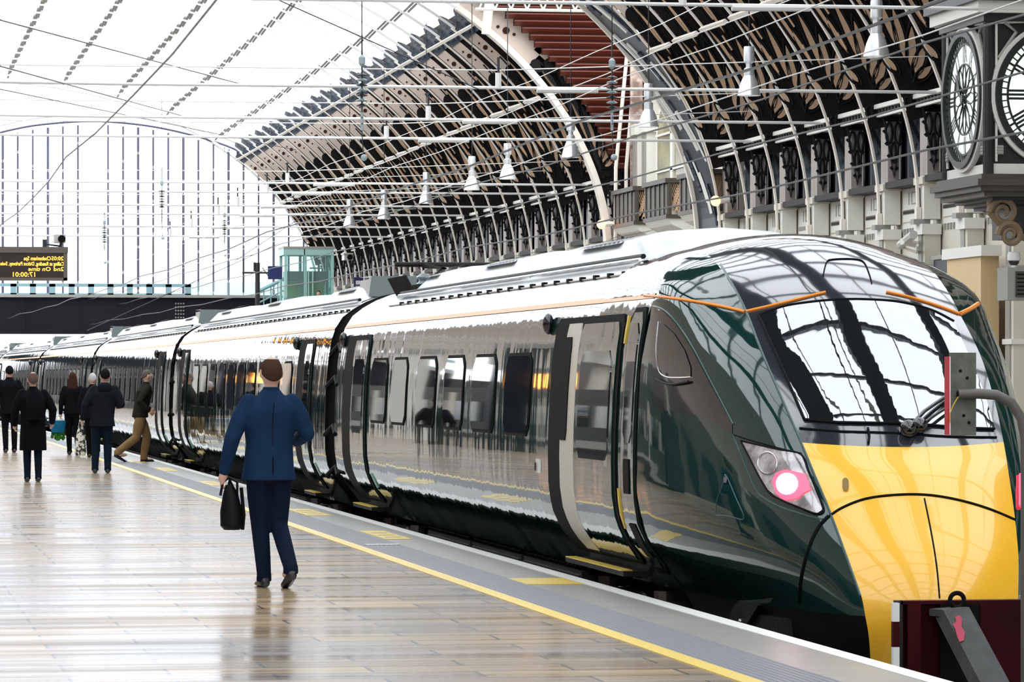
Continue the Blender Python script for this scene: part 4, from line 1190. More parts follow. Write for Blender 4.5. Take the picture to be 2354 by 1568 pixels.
def cctv(px, py, Y, label, s_=1.0, dirx=-1, anchor=None):
    p = at_y(px, py, Y); t = thing('security_camera', p, label, 'camera')
    b = MB(); b.box((p.x - .13 * s_, p.y - .3 * s_, p.z - .08 * s_), (p.x + .13 * s_, p.y + .3 * s_, p.z + .09 * s_), M_cctv); b.box((p.x - .16 * s_, p.y - .36 * s_, p.z + .08 * s_), (p.x + .16 * s_, p.y + .3 * s_, p.z + .12 * s_), M_cctv)
    b.tube([(p.x + .03 * s_, p.y - .32 * s_, p.z), (p.x + .03 * s_, p.y - .29 * s_, p.z)], .08 * s_, M_rubber, 12); b.build('housing', t)
    b = MB(); an = Vector(anchor) if anchor else p - Vector((0, 0, .3 * s_)); b.tube([p, p + Vector((0, 0, -.18 * s_)), an], .03 * s_, M_wire, 6); b.build('bracket', t)
    return t
q = at_x(803, 590, 20.9); cctv(799, 592, q.y, 'pale security camera on the far arcade wall right of the lift', 1.5, anchor=(21.2, q.y, q.z - .3))
# departure board
YD = 78.0; a = at_y(155, 568, YD); c = at_y(155, 645, YD); x1 = a.x; z1, z0 = a.z, c.z; x0 = x1 - 2.15
t = thing('departure_board', (x1 - 1.9, YD, 0), 'brown cased departure board with amber text at the left edge', 'departure board')
b = MB(); b.box((x0, YD, z0), (x1, YD + .35, z1), M_board); b.box((x0, YD - .06, z1 - .12), (x1 + .01, YD, z1), M_board); b.box((x0, YD - .04, z0), (x1, YD, z0 + .055), M_board); b.box((x1 - .08, YD - .04, z0), (x1, YD, z1 - .1), M_board); b.build('casing', t)
b = MB(); b.box((x0 + .05, YD - .02, z0 + .05), (x1 - .08, YD - .005, z1 - .11), M_screenb); b.build('screen', t)
rows_ = [(594, [('20:05', 145, .092), ('Cheltenham Spa', 117, .092), ('1', 1.5, .092)]), (607, [('Calling at Reading, Didcot Parkway, Swindon,', 146, .085)]), (618.5, [('2nd', 146, .088), ('On time', 116, .088)]), (631, [('17:00:01', 83, .105)])]
def txt(s_, px, py, size, wpx):
    p = at_y(px, py, YD - .02)
    text_mesh(s_, size, M_led, 'board_text', t, lambda x, y, z: Vector((p.x + x * wpx, YD - .03 - z, p.z - size * .35 + y)), flip=True)
txt('20:05', 146, 594, .11, 1.0); txt('Cheltenham Spa', 117, 594, .11, .74); txt('1', 2, 594, .11, 1)
txt('Calling at Reading, Didcot Parkway, Swindon, Kemble', 147, 606.5, .105, .72); txt('2nd', 147, 618.5, .11, 1.25); txt('On time', 117, 618.5, .11, 1.2); txt('17:00:01', 84, 631, .13, 1.1)
b = MB(); b.tube([(x1 - 1.9, YD + .18, 0), (x1 - 1.9, YD + .18, z0)], .09, M_board, 10); b.build('post', t)
pc = at_y(141, 550, YD + .1)
t = thing('security_camera', (pc.x, pc.y, z1), 'pale security camera on top of the departure board', 'camera')
b = MB(); b.box((pc.x - .14, pc.y - .14, pc.z - .07), (pc.x + .08, pc.y + .3, pc.z + .09), M_cctv); b.tube([(pc.x + .0, pc.y - .2, pc.z), (pc.x, pc.y - .12, pc.z)], .075, M_rubber, 12); b.build('housing', t)
b = MB(); b.tube([(pc.x, pc.y, pc.z - .05), (pc.x - .02, pc.y, z1)], .03, M_wire, 6); b.tube([(pc.x - .02, pc.y, z1 + .02), (pc.x - .33, pc.y, z1 + .06), (pc.x - .33, pc.y, z1 + .14)], .02, M_wire, 6); b.box((pc.x - .37, pc.y - .03, z1), (pc.x - .29, pc.y + .03, z1 + .15), M_wire); b.build('bracket', t)

# ================================================================== OVERHEAD EQUIPMENT
def ins_string(b, x, y, ztop, zbot, n_=7, r=.09):
    b.tube([(x, y, ztop), (x, y, zbot)], .012, M_wire, 5)
    zz = ztop - (ztop - zbot) * .42
    for k in range(n_):
        b.lathe([(.02, .03), (r, .0), (r * .8, -.012), (.02, -.02)], (x, y, zz - k * .075), M_insul if k % 2 else M_wire, 12)
    b.lathe([(.015, .1), (.05, .06), (.05, -.03), (.015, -.07)], (x, y, ztop - (ztop - zbot) * .28), M_insul, 10)
    b.tube([(x, y, zz - n_ * .075), (x, y, zbot)], .022, M_insul, 6)
    for k in range(5): b.sphere((x, y - .025, zbot + .1 + k * .09), .012, M_wire, 6, 4)
BY = [57.3, 74.4, 83.8, 90.6, 112, 117.7, 127, 134, 145, 155]
BL = ['topmost white cross beam running over the train nose', 'second white cross beam from the top, above the bell lamps', 'white cross beam crossing the red louvres', 'white cross beam just below the red louvres',
      'white cross beam level with the middle bell lamps', 'white cross beam just under the middle bell lamps', 'white cross beam crossing the far arcade windows', 'seventh white cross beam, faint against the gable', 'white cross beam close above the lift tower', 'farthest cross beam']
for yb, lb in zip(BY, BL):
    t = thing('cross_beam', (10, yb, 7.18), lb, 'overhead beam')
    r_ = .032 if yb > 60 else .028
    b = MB(); b.tube([(-10, yb, 7.22), (5, yb, 7.15), (21, yb, 7.18)], r_, M_wirew, 8); b.build('beam', t, True)
    b = MB(); b.tube([(12.9, yb, 7.13), (14.1, yb, 7.14)], r_ * 1.9, M_wirew, 8); b.build('sleeve', t, True)
    b = MB(); b.tube([(12.15, yb, 7.15), (12.15, yb, 7.45)], .06, M_wirew, 8); b.tube([(12.15, yb, 7.42), (12.15, yb, 7.75)], .025, M_wire, 6); b.build('support_post', t)
    b = MB(); b.tube([(-10, yb, 7.46), (12.15, yb, 7.5), (21, yb, 7.9)], .012, M_wirew, 5); b.build('span_wire', t)
def pend(px, p0, p1, Y, lab, r=.09):
    a, c = at_y(px, p0, Y), at_y(px, p1, Y); t = thing('insulator_string', (a.x, Y, c.z), lab, 'insulator')
    b = MB(); ins_string(b, a.x, Y, a.z, c.z, r=r); b.build('insulator', t)
    b = MB(); b.tube([(a.x, Y, a.z), (a.x, Y, 7.16 if a.z < 7.1 else a.z + 2)], .008, M_wire, 5)
    if c.z > 4.5:
        b.tube([(a.x, Y, c.z), (a.x + .02, Y, c.z - .35)], .008, M_wire, 5); b.sphere((a.x + .03, Y, c.z - .4), .05, M_insul, 8, 6)
    b.build('hanger', t)
pend(832, 80, 300, 57.3, 'dark insulator string hanging before the arcade crowns, left of the louvres')
pend(1407, 90, 300, 57.3, 'insulator string hanging in front of the red louvres')
pend(372, 385, 515, 112, 'dark insulator string hanging in front of the gable screen', .1)
pend(240, 488, 575, 127, 'small insulator string above the departure board side of the bridge', .1)
pend(516, 470, 560, 134, 'faint insulator string right of the gable centre', .1)
# long wires along the tracks
wires = [(7.07, 4.12, 'dark contact wire above the train'), (10.6, 4.95, 'dark carrier wire right of the train'), (10.6, 3.87, 'dark contact wire right of the train'), (11.9, 4.75, 'dark wire beside the right hand contact wire'),
         (12.6, 5.75, 'pale wire crossing the lower arcade fans'), (13.4, 6.9, 'pale wire crossing the arcade ribs'), (14.5, 7.6, 'thin pale wire under the arcade fans'), (15.6, 8.6, 'thin pale wire below the fan tops'), (3.6, 5.4, 'dark wire above the suited man'), (-1.5, 6.9, 'thin dark wire at upper left')]
for x, z, lb in wires:
    b = MB(); pts = []
    for k in range(12):
        y0 = 8 + k * 15; pts += [(x + dxc(y0) * .7 + (.06 if k % 2 else -.06), y0, z), (x + dxc(y0 + 7) * .7, y0 + 7.5, z - .05)]
    dark = lb.startswith('dark') or 'dark' in lb
    b.tube(pts, .013 if dark else .011, M_wire if dark else M_wirew, 5); tag(b.build('overhead_wire', None, True), lb, 'overhead wire')
# oblique stay wires at upper left
for k, (pa, pb, Ya, Yb_) in enumerate([((0, 46), (560, 195), 57, 90), ((0, 152), (440, 272), 57, 110), ((0, 205), (680, 345), 74, 140), ((640, 0), (1100, 205), 74, 74), ((540, 600), (760, 455), 130, 118), ((200, 760), (640, 560), 120, 134)]):
    a, c = at_y(*pa, Ya), at_y(*pb, Yb_); b = MB(); b.tube([a, c], .012, M_wire, 5)
    tag(b.build('stay_wire'), ['thin stay wire from the top left corner', 'thin stay wire below the top left one', 'third thin stay wire at the left edge', 'thin stay wire sloping down at the top centre', 'dark stay wire rising to the arcade purlin end', 'thin wire sloping over the footbridge'][k], 'stay wire')
# bell lamps
def make_lamp():
    t = thing('pendant_lamp', (0, 0, 0), 'x', 'lamp', 'bell lamps in a row below the arcade')
    b = MB(); b.lathe([(.06, .44), (.09, .40), (.13, .33), (.175, .22), (.21, .08), (.228, 0), (.20, .0), (.15, .15), (.06, .34)], (0, 0, 0), M_lampsh, 24); b.build('shade', t, True)
    b = MB(); b.lathe([(0, .10), (.12, .10), (.14, .06), (.12, .03), (0, .02)], (0, 0, 0), M_lampin, 16); b.build('bulb_glow', t, True)
    b = MB(); b.lathe([(0, .95), (.10, .95), (.105, .90), (.105, .66), (.06, .62), (.06, .55), (.10, .52), (.10, .40), (.04, .36)], (0, 0, 0), M_lampsh, 16); b.build('gear_housing', t, True)
    b = MB(); b.tube([(0, 0, .9), (0, 0, 5.5)], .012, M_wire, 5); b.build('cord', t); return t
lp = make_lamp(); fl = True
lbs = ['bell lamp left of the clock, largest of the row', 'second largest bell lamp, over the near arcade fans', 'bell lamp beside the arched window', 'bell lamp in front of the white rib left of the louvres', 'fifth bell lamp from the clock, slightly higher than its left neighbour', 'sixth bell lamp from the clock', 'seventh bell lamp from the clock', 'eighth bell lamp from the clock, small', 'smallest bell lamp near the gable screen']
for (px, py), lb in zip([(2015, 130), (1722, 220), (1491, 292), (1312, 362), (1167, 412), (1085, 437), (980, 468), (883, 503), (804, 520)], lbs):
    p = at_x(px, py, 17.0); c = lp if fl else copy_tree(lp); fl = False; c.location = p; c['label'] = lb
# orange bulkhead lamps on the near arch feet
for px, py, lb in ((1382, 516, 'warm lit wall lamp on the white rib foot'), (1645, 462, 'warm wall lamp at the right of the balconies')):
    p = at_x(px, py, 20.7); t = thing('wall_lamp', p, lb, 'lamp'); b = MB(); b.tube([p, p + Vector((.35, 0, .02))], .07, M_wallw, 8); b.build('arm', t)
    b = MB(); b.sphere(p, .13, mat('warm_lamp_' + str(px), (1, .6, .3), .5, emit=(1, .45, .16), estr=3)); b.build('globe', t, True)
# made-up amber lamps, out of view, added for the train flank's reflection
for k in range(5):
    p = Vector((-3.2, 62 + 21 * k, 2.9)); t = thing('added_amber_lamp', p, 'added unseen amber lantern for the train flank to mirror', 'lamp', 'added amber lanterns for the flank reflection')
    b = MB(); b.lathe([(0, .35), (.16, .3), (.2, 0), (.14, -.3), (0, -.35)], p, M_orl, 12); b.build('lantern', t, True)
    b = MB(); b.tube([p - Vector((0, 0, 2.9)), p - Vector((0, 0, .3))], .05, M_wallg, 8); b.build('post', t)
# unseen piers and a matte dark train, added for the flank to mirror
M_dull = mat('dull_green_paint', (.006, .018, .016), .55)
b = MB(); b.box((-9.3, 55, .25), (-6.6, 170, 2.9), M_dull)
for k in range(42): b.box((-6.62, 57 + k * 2.6, 1.2), (-6.56, 58.6 + k * 2.6, 2.1), (M_wallg, M_glass, M_roofp, M_glass)[k % 4])
for k in range(13): b.box((-6.58, 55.4 + k * 9, .4), (-6.54, 56.6 + k * 9, 2.5), M_wall if k % 2 else M_rubber)
b.box((-6.60, 55, .3), (-6.55, 170, .5), M_wallg); b.box((-9.2, 55.2, 0), (-6.7, 169.8, .25), M_under)
tag(b.build('added_train'), 'added unseen green train, dark in the flank reflection', 'train')
for k in range(7):
    b = MB(); yy = 64 + k * 15.5; b.box((-2.2, yy, .0), (-1.4, yy + .8, 4.6), M_navy if k % 2 else M_wallw); b.box((-2.4, yy - .2, 4.4), (-1.2, yy + 1.0, 4.8), M_wallg)
    tag(b.build('pier'), 'added unseen square pier for the flank to mirror', 'pier', 'added piers mirrored in the flank')

# ================================================================== CLOCK
YK = 57.5
k0 = at_y(2272, 217, YK); xk, zk = k0.x, k0.z
M_dial = mat('opal_dial', (.80, .86, .78), .4, emit=(.82, .95, .84), estr=.75)
M_cframe = mat('clock_frame_black', (.012, .014, .016), .4)
CW = 2.3
t = thing('station_clock', (xk + 1.2, YK + 1.2, 4.3), 'big black framed station clock with lit roman dials at the top right', 'clock')
b = MB()
b.box((xk + .04, YK + .04, 4.66), (xk + CW, YK + CW, 7.2), M_cframe)
for (x, y) in ((xk, YK), (xk, YK + CW), (xk + CW, YK)): b.tube([(x, y, 4.6), (x, y, 7.3)], .085, M_cframe, 10)
b.build('case', t)
b = MB(); e = .0
b.box((xk - .02, YK - .02, 4.68), (xk + CW, YK + CW, 4.84), M_wallw)
for q, (z0, z1, o_) in enumerate(((4.60, 4.68, .12), (4.50, 4.60, .20), (4.42, 4.50, .14), (4.34, 4.42, .06))):
    b.box((xk - o_ - .02, YK - o_, z0), (xk + CW + .1, YK + CW + o_, z1), M_bronze)
for q in range(5): b.box((xk + .1 + q * .12, YK + .1 + q * .12, 4.34 - .05 * (q + 1)), (xk + CW, YK + CW - .1 - q * .12, 4.34 - .05 * q), M_cframe)
b.build('base_moulding', t)
b = MB()
for z0, z1, o_, m in ((7.0, 7.12, .1, M_cframe), (7.12, 7.3, .22, M_wallw), (7.3, 7.5, .3, M_cframe)): b.box((xk - o_, YK - o_, z0), (xk + CW + .1, YK + CW + o_, z1), m)
b.build('crown_moulding', t)
def clock_face(o, u, nrm, hmin, hhr, name, lab):
    """one dial, its rings, numerals and hands: o centre, u right, nrm outward"""
    v = Vector((0, 0, 1))
    def P(a, r, d): return o + u * (math.sin(a) * r) + v * (math.cos(a) * r) + nrm * d
    g = MB(); g.prism([(2 * PI * k / 48, 1.0) for k in range(48)], lambda a, r, d: P(a, r, d), .0, .03, M_dial); D = g.build(name, t); D['label'] = lab
    g = MB(); N = 60
    def ring(r0, r1, d0, d1, m):
        rows = [[P(2 * PI * k / N, r0, d0), P(2 * PI * k / N, r0, d1), P(2 * PI * k / N, r1, d1), P(2 * PI * k / N, r1, d0)] for k in range(N + 1)]
        g.grid(rows, m, True)
    ring(.97, 1.07, 0, .12, M_cframe); ring(.845, .875, .03, .06, M_cframe); ring(1.07, 1.13, 0, .08, M_wallw)
    ring(.54, .56, .03, .06, M_cframe)
    g.build('dial_ring', D)
    g = MB()
    def bar(a, r0, r1, w, off=0.0, w2=None):
        w2 = w if w2 is None else w2
        ax = u * math.cos(a) - v * math.sin(a)
        p0, p1 = P(a, r0, .035) + ax * off * r0, P(a, r1, .035) + ax * off * r1
        g.add([p0 - ax * w, p0 + ax * w, p1 + ax * w2, p1 - ax * w2, p0 - ax * w + nrm * .02, p0 + ax * w + nrm * .02, p1 + ax * w2 + nrm * .02, p1 - ax * w2 + nrm * .02],
              [(0, 1, 2, 3), (4, 5, 6, 7), (0, 1, 5, 4), (1, 2, 6, 5), (2, 3, 7, 6), (3, 0, 4, 7)], M_cframe)
    for k in range(60): bar(2 * PI * k / 60, .87, .98, .009 if k % 5 else .016)
    NUM = {0: 'XII', 1: 'I', 2: 'II', 3: 'III', 4: 'IIII', 5: 'V', 6: 'VI', 7: 'VII', 8: 'VIII', 9: 'IX', 10: 'X', 11: 'XI'}
    for k in range(12):
        a = -2 * PI * k / 12; s_ = NUM[k]; wd_ = {'I': .06, 'V': .10, 'X': .11}; tot = sum(wd_[c] for c in s_); x = -tot / 2
        ax = u * math.cos(a) - v * math.sin(a); rd = u * math.sin(a) + v * math.cos(a)
        for c in s_:
            w = wd_[c]; xm = x + w / 2
            def seg(xa, ra, xb, rb, w_=.018):
                p0, p1 = o + ax * -xa + rd * ra + nrm * .04, o + ax * -xb + rd * rb + nrm * .04
                g.add([p0 - ax * w_, p0 + ax * w_, p1 + ax * w_, p1 - ax * w_], [(0, 1, 2, 3)], M_cframe)
            if c == 'I': seg(xm, .57, xm, .84)
            elif c == 'V': seg(xm, .57, xm - .04, .84, .012); seg(xm, .57, xm + .04, .84, .02)
            else: seg(xm - .05, .57, xm + .05, .84, .02); seg(xm + .05, .57, xm - .05, .84, .012)
            x += w
    g.build('roman_numerals', D)
    g = MB()
    for k in range(12):
        a = 2 * PI * k / 12
        pts = [o + (u * math.sin(a) + v * math.cos(a)) * (.32 + .22 * math.cos(q * PI / 8)) + (u * math.cos(a) - v * math.sin(a)) * (.085 * math.sin(q * PI / 8)) + nrm * .045 for q in range(17)]
        g.tube(pts, .011, M_cframe, 4, False)
    g.tube([P(0, 0, .02), P(0, 0, .10)], .07, M_cframe, 14); g.build('tracery', D)
    g = MB()
    for a, l, w in ((hmin, .86, .028), (hhr, .58, .05)):
        ax = u * math.cos(a) - v * math.sin(a)
        pts = [P(a + PI, .18, .09), P(a, l * .6, .09), P(a, l, .09)]
        g.add([pts[0] - ax * w, pts[0] + ax * w, pts[1] + ax * w * 1.4, pts[2], pts[1] - ax * w * 1.4], [(0, 1, 2, 3, 4)], M_cframe)
    g.build('hands', D)
clock_face(Vector((xk + 1.15, YK, zk)), Vector((1, 0, 0)), Vector((0, -1, 0)), R_(330), R_(150), 'front_dial', 'front dial cut by the right edge')
clock_face(Vector((xk, YK + 1.15, zk)), Vector((0, -1, 0)), Vector((-1, 0, 0)), R_(-28), R_(-40), 'side_dial', 'side dial seen at a narrow angle')
b = MB()
for o, u, nrm in ((Vector((xk + 1.15, YK - .02, zk)), Vector((1, 0, 0)), Vector((0, -1, 0))), (Vector((xk - .02, YK + 1.15, zk)), Vector((0, -1, 0)), Vector((-1, 0, 0)))):
    for sx in (-1, 1):
        b.tube([o + u * sx * 1.03 + Vector((0, 0, -1.02)), o + u * sx * 1.03 + Vector((0, 0, 1.1))], .022, M_wallw, 6)
        b.tube([o + u * sx * 1.0 + Vector((0, 0, 1.1)), o + u * sx * .55 + Vector((0, 0, 1.12)), o + u * sx * .3 + Vector((0, 0, 1.18))], .03, M_wallw, 6)
        b.tube([o + u * sx * 1.0 + Vector((0, 0, .55)), o + u * sx * .72 + Vector((0, 0, .95)), o + u * sx * .9 + Vector((0, 0, 1.1))], .03, M_wallg, 6)
        for q in range(9): b.sphere(o + u * sx * (1.0 - .028 * (q % 3)) + Vector((0, 0, -.80 - .022 * (q // 3) * 2)) + nrm * .02, .03, M_wallg, 6, 4)
b.build('spandrel_trim', t)
b = MB()
yk = YK + .2
M_scr = mat('bronze_scroll', (.22, .15, .09), .5)
def spiral(cx, cz, r, turns, sg, m, w):
    pts = [Vector((cx + sg * r * (1 - .8 * k / 40) * math.cos(turns * 2 * PI * k / 40), yk - .02, cz + r * (1 - .8 * k / 40) * math.sin(turns * 2 * PI * k / 40))) for k in range(41)]
    b.tube(pts, [w * (1 - .5 * k / 40) for k in range(41)], m, 7)
a1 = at_y(2306, 488, yk); a2 = at_y(2322, 540, yk)
spiral(a1.x, a1.z, .22, 1.7, -1, M_scr, .055); spiral(a2.x, a2.z, .20, 1.7, -1, M_scr, .055)
b.tube([at_y(2276, 462, yk), at_y(2276, 490, yk), at_y(2296, 514, yk), at_y(2330, 520, yk), at_y(2350, 545, yk), at_y(2400, 570, yk)], .05, M_scr, 7)
c_ = at_y(2345, 500, yk)
b.box((a1.x + .18, yk + .05, 3.72), (xk + 3.2, yk + 1.2, 4.2), M_cframe); b.box((xk + 1.8, yk + .05, 3.3), (21.4, yk + 1.2, 3.8), M_cframe)
b.build('scroll_bracket', t)
# monitor box and dome camera under the clock
p = at_y(2312, 615, YK + .3); q = at_y(2312, 690, YK + .3)
t = thing('monitor_box', (p.x + .4, YK + .3, q.z), 'dark grey monitor box at the right edge below the clock', 'monitor')
b = MB(); b.box((p.x, YK + .2, q.z), (p.x + .75, YK + .75, p.z), M_wallg); b.build('casing', t)
b = MB(); b.box((p.x + .12, YK + .17, q.z + .05), (p.x + .72, YK + .2, p.z - .06), M_black)
for k in range(6): b.box((p.x + .14, YK + .16, q.z + .08 + k * .06), (p.x + .7, YK + .175, q.z + .10 + k * .06), M_rubber)
b.build('screen', t)
b = MB(); b.tube([(p.x + .45, YK + .5, p.z), (p.x + .45, YK + .5, 3.75)], .05, M_wallg, 8); b.build('hanger', t)
d = at_y(2333, 600, YK + .3); t = thing('security_camera', (d.x, d.y, p.z), 'white dome camera on the monitor box at the right edge', 'camera')
b = MB(); b.lathe([(0, .17), (.08, .16), (.1, .12), (.1, .03), (.04, .0), (.04, -.08)], (d.x, YK + .35, p.z + .08), M_white, 16); b.build('dome_housing', t, True)
b = MB(); b.sphere((d.x, YK + .35, p.z + .10), (.085, .085, .075), M_black, 14, 8); b.build('dome_lens', t, True)
# tan door surround and dark poster frame low on the arcade wall
b = MB(); b.box((20.65, 70.6, 0), (21.0, 72.9, 3.85), M_tan); b.box((20.60, 70.4, 3.85), (21.0, 73.1, 4.05), M_wallw); b.box((20.64, 71.0, 0), (20.66, 72.4, 3.2), M_tan)
tag(b.build('door_surround'), 'tan yellow door surround on the cream wall right of the train roof', 'door surround')
b = MB(); p = at_x(2152, 598, 21.2); q = at_x(2215, 690, 21.2); b.box((21.15, q.y, 3.2), (21.5, p.y, p.z), M_navy); b.box((21.1, q.y - .05, p.z), (21.5, p.y + .05, p.z + .08), M_wallg)
tag(b.build('poster_case'), 'dark framed panel on the cream wall just right of the train roof', 'poster case')
b = MB(); p = at_x(2085, 555, 20.8); b.tube([(20.7, p.y, p.z), (21.4, p.y + .5, p.z - .1)], .07, M_wallw, 8); b.tube([(20.8, p.y - .5, p.z + .12), (20.8, p.y + .5, p.z - .06)], .09, M_cctv, 8); b.tube([(20.8, p.y - .8, p.z - .1), (21.0, p.y, p.z - .22), (20.8, p.y + .5, p.z - .1)], .03, M_wallw, 6)
tag(b.build('flood_lamp'), 'pale floodlight bracket on the cream wall above the train nose', 'lamp')

# ================================================================== BUFFER STOP AND TAIL MIRROR
YBF = 22.4
p = at_y(2064, 1382, YBF)
t = thing('buffer_stop', (p.x + .9, YBF, -.99), 'dark red steel buffer stop at the lower right corner', 'buffer stop')
b = MB(); zt = p.z
b.box((p.x + .02, YBF, zt - .02), (p.x + 2.0, YBF + .10, zt), M_dred); b.box((p.x + .02, YBF + .07, -.99), (p.x + 2.0, YBF + .10, zt - .02), M_dred)
b.box((p.x, YBF, -.99), (p.x + .03, YBF + .10, zt), M_under)
b.box((p.x + .06, YBF, -.99), (p.x + .14, YBF + .03, zt - .02), M_dred); b.box((p.x + .26, YBF, -.99), (p.x + .55, YBF + .03, zt - .02), M_rubber); b.box((p.x + .5, YBF - .01, -.99), (p.x + 2.0, YBF + .03, zt - .02), M_dred)
b.build('beam', t)
b = MB(); 
for z0, z1, m in ((zt - .12, zt - .01, M_white), (zt - .27, zt - .12, M_dred), (zt - .40, zt - .27, M_white)): b.box((p.x - .035, YBF - .02, z0), (p.x + .005, YBF + .02, z1), m)
b.build('striped_end_plate', t)
s0, s1, s2, s3 = at_y(2168, 1402, YBF - .12), at_y(2228, 1396, YBF - .12), at_y(2330, 1585, YBF - .75), at_y(2262, 1585, YBF - .75)
b = MB(); off = Vector((-.03, .12, -.02)); vs = [s0, s1, s2, s3]; b.add(vs + [v + off for v in vs], [(0, 1, 2, 3), (4, 5, 6, 7), (0, 1, 5, 4), (1, 2, 6, 5), (2, 3, 7, 6), (3, 0, 4, 7)], M_strut)
s4, s5 = at_y(2136, 1400, YBF - .02), at_y(2180, 1392, YBF + .1)
b.add([s4, s0, s1, s5, s4 - Vector((0, 0, .04)), s0 - Vector((0, 0, .04)), s1 - Vector((0, 0, .04)), s5 - Vector((0, 0, .04))], [(0, 1, 2, 3), (4, 5, 6, 7), (0, 1, 5, 4), (1, 2, 6, 5), (2, 3, 7, 6), (3, 0, 4, 7)], M_strut)
b.build('inclined_strut', t)
b = MB(); cdt_fill([(2196, 1418), (2206, 1414), (2212, 1424), (2210, 1440), (2218, 1452), (2216, 1472), (2206, 1476), (2200, 1462), (2196, 1446), (2190, 1436), (2198, 1428)], 6, lambda x, y: at_y(x, y, YBF - .12 - (y - 1400) / 185 * .63 - .012), mat('pink_spray', (.38, .03, .07), .7), b); b.build('pink_paint_mark', t)
rc = at_y(2200, 1380, YBF - .05); b = MB(); b.tube([(rc.x + .043 * math.cos(k * PI / 10), rc.y, rc.z + .043 * math.sin(k * PI / 10)) for k in range(21)], .014, M_rubber, 8, False); b.build('lifting_eye', t, True)
q = at_y(2330, 1366, YBF + .2); b = MB(); b.box((q.x, YBF + .0, q.z - .05), (q.x + .4, YBF + .1, q.z), M_wallg); b.build('side_block', t)
YT = 21.2
c_ = at_y(2214, 906, YT)
t = thing('stop_marker', (c_.x + .45, YT, -.99), 'grey plate with red edge on a bent pipe before the windscreen', 'marker')
b = MB(); b.box((c_.x - .078, YT - .012, c_.z - .232), (c_.x + .072, YT + .012, c_.z + .232), M_plate)
b.build('plate', t)
b = MB()
for x, z in ((-.02, .13), (.02, .09), (.0, -.12), (.03, -.16)): b.tube([(c_.x + x, YT - .016, c_.z + z), (c_.x + x, YT, c_.z + z)], .009, M_rubber, 8)
b.build('bolt_heads', t)
b = MB(); b.box((c_.x - .094, YT - .02, c_.z - .228), (c_.x - .084, YT + .05, c_.z + .21), M_red); b.box((c_.x - .084, YT - .02, c_.z - .228), (c_.x - .078, YT + .05, c_.z + .21), M_white); b.build('red_edge', t)
b = MB()
pts = [at_y(2202, 906, YT - .04), at_y(2250, 905, YT - .04), at_y(2290, 908, YT - .04), at_y(2325, 926, YT - .04), at_y(2348, 962, YT - .04), at_y(2357, 1010, YT - .04), at_y(2358, 1100, YT - .04)]
pts.append(Vector((pts[-1].x, pts[-1].y, -.99)))
b.tube(pts, .029, mat('pipe_grey', (.11, .10, .09), .45), 12); b.tube([pts[0] - Vector((.004, 0, 0)), pts[0] + Vector((.01, 0, 0))], .018, M_rubber, 10); b.build('bent_pipe', t, True)
b = MB(); b.tube([at_y(2203, 912, YT - .07), at_y(2192, 930, YT - .06), at_y(2184, 950, YT - .05), at_y(2184, 972, YT - .03)], .003, M_yline, 5); b.build('yellow_cable', t)

